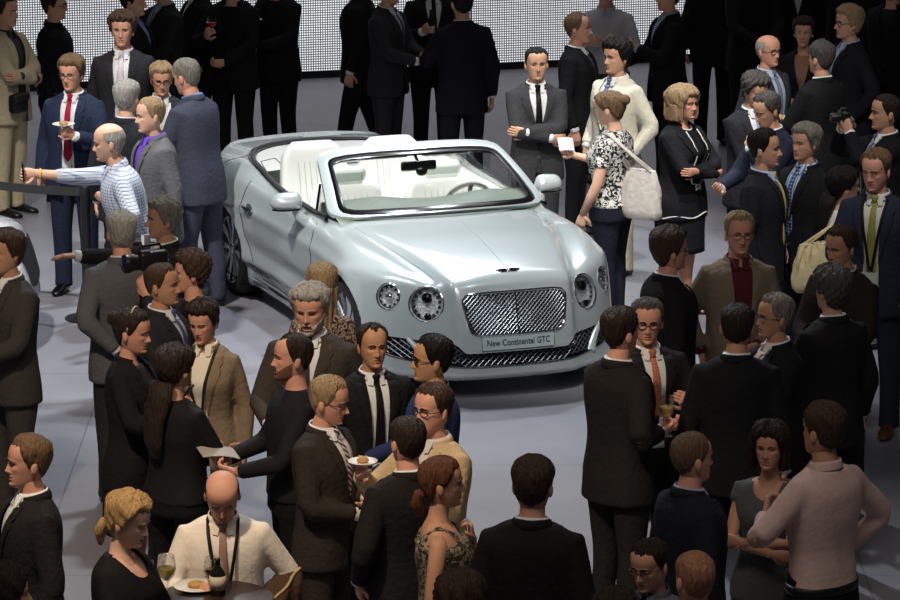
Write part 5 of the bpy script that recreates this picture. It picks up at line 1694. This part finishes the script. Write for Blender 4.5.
S('camman', (189, 249), -82, 'curly haired man filming with a black video camera', 1.76, top='tee', c=(34, 34, 38), hair=('curly', 'brown'), L='face', R='face', skin='r', bottom=(40, 44, 60))
S('selfie', (102, 125), -84, 'bald man in blue checked shirt holding a phone out to the left', 1.86, top='shirt', c=checked, bottom=(36, 38, 48), hair=('bald', 'lgrey'), R=SELF, L='hip', skin='a', opts=('untucked', 'rolled'), lean=15, look=(0, -8, 0))
S('redtie', (72, 53), -14, 'man with glasses, navy suit and bright red tie at left', 1.82, c=(42, 50, 72), tie=(166, 24, 56), hair=('full', 'lbrown'), specs='metal', L='holdhi', R='down', open_=True, skin='r', look=(-6, 6, 0), bottom=(40, 46, 64))
S('greyback2', (127, 79), 160, 'grey haired man in dark suit with back turned beside the red tie', 1.80, c=(44, 46, 52), hair=('short', 'lgrey'), skin='a')
S('purple', (149, 97), -68, 'fair cropped man in light grey suit with purple shirt', 1.80, c=(100, 100, 104), shirt=(112, 76, 196), hair=('crop', 'gblond'), L='down', R='hold', skin='a', lean=4)
S('specfair', (161, 60), 8, 'fair haired man with dark glasses in dark suit with orange pocket square', 1.70, c=(46, 48, 56), hair=('full', 'gblond'), specs='dark', L='pocket', R='hold', skin='r', look=(0, 10, 0))
S('bluegrey', (186, 57), -125, 'balding man in blue grey suit with back turned, left of the car', 1.88, c=(70, 74, 90), shirt=(110, 140, 190), hair=('recede', 'grey'), L='hold', R='hold', skin='r', stance=.5, lean=7, look=(0, 10, 0))
S('leftedge', (6, 228), -48, 'brown haired man in dark grey suit at the left edge above the white floor', 1.80, c=(62, 59, 58), hair=('full', 'brown'), L='hold', R='hold', skin='c')

def settle(fixed=('baldfront', 'bluegrey')):
    """nudge heights (and so the distance along each sight line) until neighbours stand clear of one another"""
    n = len(SPEC)
    px = np.array([s_[1][0] for s_ in SPEC], float); py = np.array([s_[1][1] for s_ in SPEC], float)
    h0 = np.array([s_[4] for s_ in SPEC]); dh = np.zeros(n); dx = np.zeros(n)
    fx = np.array([0.0 if s_[0] in fixed else 1.0 for s_ in SPEC])
    def pos(dh, dx):
        return np.array([P(px[i] + dx[i], py[i], h0[i] + dh[i] + .015)[:2] for i in range(n)])
    for it in range(400):
        p = pos(dh, dx); d = p[:, None] - p[None]
        r = np.linalg.norm(d, axis=-1) + np.eye(n) * 9
        f = (np.clip(.66 - r, 0, None)[..., None] * d / r[..., None]).sum(1)
        # moving away from the balcony by 1 m lowers the crown by about tan(12 deg)
        dh += fx * (-f[:, 1] * .07) - dh * .006
        dx += fx * f[:, 0] * 13 - dx * .009
        dh = np.clip(dh, -.13, .13); dx = np.clip(dx, -6, 6)
    for i, s_ in enumerate(SPEC):
        s_[1] = (px[i] + dx[i], py[i]); s_[4] = float(h0[i] + dh[i])
settle()
for key, head, yaw, label, h, sex, a, k in SPEC:
    Q[key] = person(head, yaw, label, h, sex, *a, **k)
# ------------------------------------------------------------------ things held, carried and set down
clear = mat('clear_glass', (240, 246, 246), .02, trans=1.0, ior=1.12, alpha=.45)
white_wine = mat('white_wine', (214, 190, 120), .05, trans=.6, ior=1.3)
red_wine = mat('red_wine', (70, 14, 22), .08)
red_drink = mat('red_drink', (176, 44, 36), .1)
porcelain = mat('white_porcelain', (232, 230, 224), .25)
food_m = mat('browned_food', (186, 140, 84), .7, bump=.5, bscale=60)
black_pl = mat('black_plastic', (18, 18, 20), .4)
grey_pl = mat('grey_plastic', (120, 122, 126), .4)
def wine_glass(loc, label, fill=None, group=None, flute=False, s=1.0, tilt=0):
    """loc is the point on the stem the fingers hold"""
    g = empty('champagne_flute' if flute else 'wine_glass', loc, 0, label, 'glass', group)
    if flute: prof = [(.030, -.075), (.030, -.072), (.005, -.066), (.0042, .0), (.012, .02), (.024, .07), (.026, .13), (.024, .16), (.0225, .16), (.024, .13), (.022, .07), (.010, .024), (.001, .018)]
    else: prof = [(.034, -.075), (.034, -.072), (.006, -.066), (.0045, .0), (.010, .012), (.034, .040), (.041, .070), (.038, .105), (.033, .128), (.0315, .128), (.036, .105), (.039, .070), (.032, .042), (.008, .016), (.001, .014)]
    V, Fc = lathe([(r * s, z * s) for r, z in prof], 22); mesh_obj('bowl', V, Fc, clear, g)
    if fill:
        lp = [(.001, .0165), (.007, .018), (.030, .043), (.037, .068), (.036, .074), (.001, .074)] if not flute else [(.001, .02), (.009, .026), (.021, .07), (.023, .11), (.001, .11)]
        V, Fc = lathe([(r * s, z * s) for r, z in lp], 20); mesh_obj('drink', V, Fc, fill, g)
    g.rotation_euler = (radians(tilt), 0, 0)
    return g
def plate(loc, label, r=.095, food=True, tilt=(0, 0)):
    g = empty('plate', loc, 0, label, 'plate')
    V, Fc = lathe([(r * .55, -.006), (r * .62, -.006), (r, .010), (r, .013), (r * .62, -.001), (.001, .0)], 28); mesh_obj('dish', V, Fc, porcelain, g)
    if food:
        mb = MB(); mb.add(*ellipsoid((.0, .01, .012), (r * .42, r * .34, .018), 12, 8)); mesh_obj('food', mb.V, mb.F, food_m, g)
    g.rotation_euler = (radians(tilt[0]), radians(tilt[1]), 0)
    return g
G = lambda key, sd: Q[key][sd]
up = lambda v, z: Vector(v) + Vector((0, 0, z))
wine_glass(G('flute', 'R'), 'champagne flute raised by the grey tied man at the top edge', white_wine, flute=True)
wine_glass(G('redglass0', 'R'), 'wine glass held low by the black suited man left of the red drink', red_wine)
wine_glass(G('redglass', 'R'), 'glass of red drink held to the chest at the top edge', red_drink)
wine_glass(G('wineback', 'R'), 'nearly empty wine glass held by the dark brown suited man before the car', white_wine, s=1.1)
wine_glass(G('baldfront', 'R'), 'glass of red wine held by the bald man in white shirt', red_wine, s=1.1)
wine_glass(up(G('tray', 'R'), 0), 'wine glass held by the man with light blue collar by the screen', white_wine)
plate(up(G('plate', 'R'), .025), 'white plate of food held by the black suited man by the screen', .11)
plate(up(G('redtie', 'L'), .03), 'small white plate of food held by the red tied man', .085)
plate(up(G('beigewoman', 'R'), .03), 'white plate held by the woman in beige jacket', .09, False)
plate(up(G('beigejacket', 'R'), .03), 'small white plate held by the man in sand coloured jacket', .075)
plate(up(G('greyback', 'R'), .025), 'white plate held by the grey haired man seen from behind, upper right', .08)
# leaflet
def sheet(name, loc, rot, d, m, label, cat):
    n = 8; V = []; Fc = []
    for k, zz in enumerate((-.002, .002)):
        for i in range(n + 1):
            for j in (0, 1):
                V.append(((i / n - .5) * d[0], (j - .5) * d[1], .012 * sin(pi * i / n) + zz))
    m1 = 2 * (n + 1)
    for i in range(n):
        a = 2 * i; Fc.append((a, a + 1, a + 3, a + 2)); Fc.append((m1 + a + 2, m1 + a + 3, m1 + a + 1, m1 + a))
    for i in range(n):
        for j in (0, 1):
            a = 2 * i + j; Fc.append((a, a + 2, m1 + a + 2, m1 + a))
    for i in (0, n):
        a = 2 * i; Fc.append((a, a + 1, m1 + a + 1, m1 + a))
    o = mesh_obj(name, V, Fc, m, smooth=False); o.location = loc; o.rotation_euler = rot
    return tag(o, label, cat)
sheet('leaflet', up(G('darkbeard', 'R'), .02), (.2, .15, .4), (.21, .13), mat('paper_grey', (170, 164, 154), .7), 'grey leaflet held by the man with dark stubble', 'leaflet')
sheet('leaflet', up(G('floral', 'R'), .04), (1.1, .1, .5), (.13, .10), mat('paper_white', (226, 228, 228), .7), 'white leaflet held by the woman in floral blouse', 'leaflet')
# phones
def phone(loc, rz, label, tilt=1.2, m=black_pl):
    g = empty('phone', loc, rz, label, 'phone')
    V, Fc = box((0, 0, 0), (.068, .012, .13), .004); mesh_obj('case', V, Fc, m, g, angle=40)
    V, Fc = box((0, -.0065, .004), (.060, .001, .105)); mesh_obj('screen', V, Fc, mat('phone_screen', (30, 34, 44), .1), g, smooth=False)
    g.rotation_euler = (tilt - 1.57, 0, rz)
    return g
phone(up(G('selfie', 'R'), .02), Q['selfie']['yaw'] + pi, 'dark phone held out by the man in checked shirt', 1.5)
phone(up(G('phoneman', 'R'), .02), Q['phoneman']['yaw'] + pi, 'black phone in the hands of the blue tied man behind the car', .7)
phone(up(G('bun', 'R'), .02), Q['bun']['yaw'] + pi, 'black phone held by the woman with dark bun', 1.0)
# beer bottle
g = empty('bottle', G('bottleman', 'R'), 0, 'dark bottle held before the screen by the black jacketed man', 'bottle')
V, Fc = lathe([(.001, -.11), (.028, -.11), (.030, -.10), (.030, .03), (.013, .085), (.012, .13), (.014, .132), (.014, .142), (.001, .142)], 18); mesh_obj('glass_body', V, Fc, mat('dark_bottle_glass', (22, 28, 20), .08), g)
V, Fc = lathe([(.0305, -.06), (.0308, -.06), (.0308, .0), (.0305, .0)], 18); mesh_obj('paper_label', V, Fc, mat('label_paper', (196, 186, 160), .7), g)

# video camera at the curly haired man's face
def vmesh(n, V, Fc, m, par, **k):
    return mesh_obj(n, [Vector(v) * .78 for v in V], Fc, m, par, **k)
c = P(148, 260, 1.63)
vc = empty('video_camera', c, radians(30), 'black shoulder video camera in front of the curly haired man', 'camera')
mb = MB(); mb.add(*box((.03, 0, 0), (.24, .14, .15), .03)); mb.add(*box((.06, 0, -.09), (.10, .10, .09), .02)); vmesh('camera_body', mb.V, mb.F, black_pl, vc, angle=40)
V, Fc = tube([(-.09, 0, -.01), (-.13, 0, -.01), (-.15, 0, -.01), (-.19, 0, -.01), (-.20, 0, -.01)], [.06, .062, .070, .074, .070], 20); vmesh('lens_barrel', V, Fc, black_pl, vc, angle=40)
V, Fc = lathe([(.064, 0), (.04, .008), (.001, .012)], 20); V = [(-.2005 - z, x, y - .01) for x, y, z in V]; vmesh('front_lens', V, Fc, mat('coated_lens', (24, 28, 52), .05), vc)
V, Fc = tube([(-.07, 0, .06), (-.07, 0, .115), (.10, 0, .115), (.12, 0, .06)], .012, 8); vmesh('carry_handle', V, Fc, black_pl, vc)
V, Fc = tube([(-.12, 0, .135), (.02, 0, .135)], .016, 10); vmesh('microphone', V, Fc, mat('foam_black', (14, 14, 15), .95), vc)
mb = MB(); mb.add(*box((-.02, -.02, .165), (.055, .05, .085), .01)); mb.add(*tube([(-.02, 0, .11), (-.02, -.01, .14)], .008, 6)); vmesh('monitor', mb.V, mb.F, grey_pl, vc, angle=40)
V, Fc = box((-.052, -.02, .165), (.006, .04, .07)); vmesh('monitor_screen', V, Fc, mat('lit_monitor', (200, 206, 210), .3, emit=(200, 206, 214), estr=.5), vc, smooth=False)
# stills camera of the man at the right edge
gp = (G('shooter', 'R') + G('shooter', 'L')) / 2
sc_ = empty('photo_camera', gp + Vector((-.01, 0, .02)), Q['shooter']['yaw'], 'dark compact camera held up by the man at the right edge', 'camera')
mb = MB(); mb.add(*box((0, 0, 0), (.14, .06, .09), .012)); mb.add(*box((0, 0, .055), (.05, .05, .03), .008)); mesh_obj('camera_body', mb.V, mb.F, black_pl, sc_, angle=40)
V, Fc = tube([(0, -.03, 0), (0, -.09, 0), (0, -.10, 0)], [.034, .034, .030], 18); mesh_obj('lens_barrel', V, Fc, black_pl, sc_, angle=40)
V, Fc = tube([(-.07, -.005, .046), (.07, -.005, .046)], .005, 6); mesh_obj('chrome_edge', V, Fc, chrome, sc_)

# handbags
def handbag(name, key, side, label, col, drop, d, rz=0, out=.12, fwd=.02, folds_=True):
    q = Q[key]; sd = 1 if side == 'L' else -1
    sh = q['world']((sd * .135, .02, 1.475))
    c = q['world']((sd * (.20 + out), fwd, 1.44 - drop))
    m = mat(name + '_leather', col, .55, bump=.35, bscale=26, var=.10, vscale=18)
    g = empty(name, c, q['yaw'] + rz, label, 'bag')
    rings = []
    for t in np.linspace(0, 1, 12):
        z = (t - .5) * d[2]
        wv = d[0] / 2 * (1 - .30 * t ** 2.2) * (1 if t > .1 else .86 + 1.4 * t); dv = d[1] / 2 * (1 - .62 * t ** 2) * (1 if t > .1 else .75 + 2.5 * t)
        rings.append([(wv * abs(cos(a)) ** .8 * (1 if cos(a) > 0 else -1) + .007 * sin(7 * a + 9 * t), dv * abs(sin(a)) ** .8 * (1 if sin(a) > 0 else -1) + (.009 if name == 'handbag' else .004) * sin(17 * a + 3 * t) * (.4 + t), z) for a in np.linspace(0, 2 * pi, 36, endpoint=False)])
    V, Fc = loft(rings); bo = mesh_obj('bag_body', V, Fc, m, g, angle=60)
    inv = (Matrix.Translation(c) @ Matrix.Rotation(q['yaw'] + rz, 4, 'Z')).inverted()
    top = inv @ (sh + Vector((0, 0, .012)))
    for s_ in (-1, 1):
        a_ = Vector((d[0] * .28, s_ * d[1] * .14, d[2] * .46)); b_ = Vector((-d[0] * .28, s_ * d[1] * .14, d[2] * .46))
        pts = [a_, a_.lerp(top, .6), top + Vector((d[0] * .05, s_ * .012, 0)), top + Vector((-d[0] * .05, s_ * .012, 0)), b_.lerp(top, .6), b_]
        V, Fc = tube(pts, [(.009, .006)] * 6, 8); mesh_obj('strap', V, Fc, m, g)
    return g
handbag('shoulder_bag', 'floral', 'L', 'white shoulder bag of the woman in floral blouse', (222, 214, 206), .40, (.34, .15, .36), rz=1.4, out=-.12, fwd=.24)
handbag('handbag', 'whiteblouse', 'R', 'cream quilted handbag of the woman in white blouse', (222, 208, 164), .31, (.36, .17, .32), rz=-1.4, out=-.02, fwd=.26)
# belt bag of the safari man
q = Q['safari']; c = q['world']((-.12, -.19, .95))
g = empty('camera_pouch', c, q['yaw'], 'black pouch at the belt of the man in beige safari jacket', 'bag')
V, Fc = box((0, 0, 0), (.19, .09, .16), .03); mesh_obj('pouch', V, Fc, black_pl, g, angle=50)
V, Fc = box((0, -.03, .05), (.195, .05, .07), .02); mesh_obj('flap', V, Fc, mat('pouch_flap', (26, 26, 28), .6), g, angle=50)

# dress details that move with their wearers
q = Q['piping']; T_ = Torso('f', 1.0, .014); inv = q['root'].matrix_basis.inverted() if False else None
pts = [(.060 + .004 * sin(30 * t), T_.front(.06, 1.455 - .40 * t, .004), 1.455 - .40 * t) for t in np.linspace(0, 1, 12)] + [(.030 * cos(6 * t) , T_.front(.03, 1.05 - .05 * t, .006), 1.05 - .05 * t) for t in np.linspace(.1, 1, 6)]
mbp = MB()
for s_ in (-1, 1):
    mbp.add(*tube([np.array((s_ * x, y, z)) * q['k'] for x, y, z in pts], .0055 * q['k'], 6))
mbp.add(*tube([np.array((T_.at(.80)[0] * 1.0 * sin(a), T_.at(.80)[2] - (T_.at(.80)[1] + .006) * cos(a), .80 + .012 * sin(5 * a))) * q['k'] for a in np.linspace(-1.5, 1.5, 30)], .006 * q['k'], 6))
jk = [o for o in q['root'].children if o.name.startswith('jacket')][0]
mesh_obj('white_piping', mbp.V, mbp.F, porcelain, jk)
V, Fc = tube([np.array((.062 * sin(a), .012 - .072 * cos(a), 1.500 - .045 * max(0, cos(a)))) * q['k'] for a in np.linspace(-2.2, 2.2, 26)], .007, 6); mesh_obj('necklace', V, Fc, porcelain, q['root'])
q = Q['specfair']; T_ = Torso('m', 1, .014)
V, Fc = loft([[(.105 + a_ * w_, T_.front(.105, z_, .008 + .010 * b_), z_) for a_, b_ in ((-1, 0), (-.5, 1), (.5, 1), (1, 0))] for w_, z_ in ((.026, 1.27), (.028, 1.285), (.018, 1.305), (.004, 1.315))])
jk = [o for o in q['root'].children if o.name.startswith('jacket')][0]
mesh_obj('pocket_square', [np.array(v) * q['k'] for v in V], Fc, mat('orange_silk', (214, 120, 40), .5), jk)

q = Q['selfie']; sh, el, w_, fd_, pn, cu = q['arms'][-1]
a_ = el.lerp(w_, .90); ax_ = (w_ - el).normalized(); u_ = ax_.orthogonal().normalized(); v_ = ax_.cross(u_)
V, Fc = tube([a_ + (u_ * cos(t) + v_ * sin(t)) * .031 for t in np.linspace(0, 2 * pi, 22)], .006, 6)
mesh_obj('wristband', bend(np.array([tuple(v) for v in V]), 15, 0) * q['k'], Fc, mat('yellow_band', (226, 186, 40), .5), q['root'])

# jacket carried over the bald man's left arm
q = Q['baldfront']
sh, el, w_, fd_, pn, cu = q['arms'][1]
a_, b_ = q['world'](el.lerp(w_, .15)), q['world'](el.lerp(w_, .85))
ax = (b_ - a_); mid = (a_ + b_) / 2
rings = []
for t in np.linspace(0, 1, 12):
    c_ = a_ - ax * .35 + ax * 1.5 * t
    e_ = 1 - .5 * abs(2 * t - 1) ** 3
    sd_ = Vector((-ax.y, ax.x, 0)).normalized()
    ring = []
    for a in np.linspace(0, 2 * pi, 24, endpoint=False):
        z_ = .075 * sin(a) * e_ if sin(a) > 0 else .24 * sin(a) * e_ * (1 + .12 * sin(6 * t))
        ring.append(c_ + sd_ * ((.085 + .012 * sin(9 * t + 3 * a)) * cos(a) * e_) + Vector((0, 0, z_)))
    rings.append(ring)
V, Fc = loft(rings)
cj = mesh_obj('folded_jacket', V, Fc, cloth((74, 54, 42), 'wool')); tag(cj, 'brown jacket folded over the bald man\'s left arm', 'jacket')
pts = [r_[3] + Vector((0, 0, .004)) for r_ in rings]; V, Fc = tube(pts, .008, 6); mesh_obj('lining_edge', V, Fc, cloth((176, 150, 110), 'silk'), cj)

# standing table at the bottom edge
tz = 1.17; tcx, tcy = -1.10, 17.44
tb = empty('standing_table', (tcx, tcy, 0), 0, 'small dark standing table at the bottom edge before the bald man', 'table')
wood = mat('dark_table_wood', (48, 34, 26), .4, var=.2, vscale=14)
V, Fc = lathe([(.001, tz - .03), (.27, tz - .03), (.28, tz - .02), (.28, tz - .006), (.272, tz), (.001, tz)], 48); mesh_obj('table_top', V, Fc, wood, tb, angle=40)
V, Fc = lathe([(.032, .02), (.032, tz - .03)], 20); mesh_obj('column', V, Fc, chrome, tb)
V, Fc = lathe([(.001, 0), (.23, 0), (.23, .012), (.05, .03), (.001, .03)], 36); mesh_obj('foot_plate', V, Fc, chrome, tb, angle=40)
def on_table(px, dy):
    x = (px - 450) / CAM_F * (17.55 / cos(radians(4)))
    return Vector((x, tcy + dy, tz))
plate(up(on_table(186, .13), .007), 'oval white plate of snacks on the standing table', .11)
g = empty('wine_bottle', up(on_table(209, .04), 0), 0, 'dark wine bottle on the standing table', 'bottle')
V, Fc = lathe([(.001, 0), (.036, 0), (.038, .008), (.038, .18), (.030, .215), (.015, .245), (.014, .30), (.016, .302), (.016, .315), (.001, .315)], 22)
V = [(x, y, z * .56) for x, y, z in V]; mesh_obj('glass_body', V, Fc, mat('dark_bottle_glass', (22, 28, 20), .08), g)
V, Fc = lathe([(.0386, .03), (.039, .03), (.039, .095), (.0386, .095)], 22); mesh_obj('paper_label', V, Fc, mat('label_paper', (196, 186, 160), .7), g)
wine_glass(up(on_table(158, -.06), .082), 'glass of white wine on the left of the standing table', white_wine, s=1.1)

# queue barrier at the left
b0 = P(85, 186, 1.0); b0.z = 0
mb_ = empty('barrier_post', b0, 0, 'black belt barrier post beside the red tied man', 'barrier')
V, Fc = lathe([(.001, 0), (.17, 0), (.17, .012), (.04, .03), (.036, .035), (.036, .93), (.040, .935), (.040, 1.0), (.036, 1.005), (.001, 1.005)], 26); mesh_obj('post', V, Fc, mat('barrier_black', (38, 38, 40), .4), mb_, angle=40)
e0 = P(-30, 180, .97)
dv = Vector((e0.x, e0.y, 0)) - b0
V, Fc = loft([[(dv.x * t + 0, dv.y * t + y_, .955 - .012 * sin(pi * t) + z_) for y_, z_ in ((-.003, -.032), (.003, -.032), (.003, .032), (-.003, .032))] for t in np.linspace(.02, 1, 14)])
mesh_obj('belt', V, Fc, mat('belt_webbing', (52, 52, 54), .8), mb_, angle=40)

# second car, only its nose in view
white_p = mat('white_paint', (226, 228, 230), .2, coat=1.0)
car2 = empty('white_car', (-3.93, 27.35, 0), radians(2), 'nose of a white car at the left edge below the barrier belt', 'car')
def copy_under(src, dst):
    for ch in list(src.children):
        if ch.name.startswith(('number_plate', 'winged_badge')): continue
        o = ch.copy(); COL.objects.link(o); o.parent = dst
        for i, sl in enumerate(o.material_slots):
            if sl.material == paint:
                sl.link = 'OBJECT'; sl.material = white_p
        copy_under(ch, o)
copy_under(car, car2)
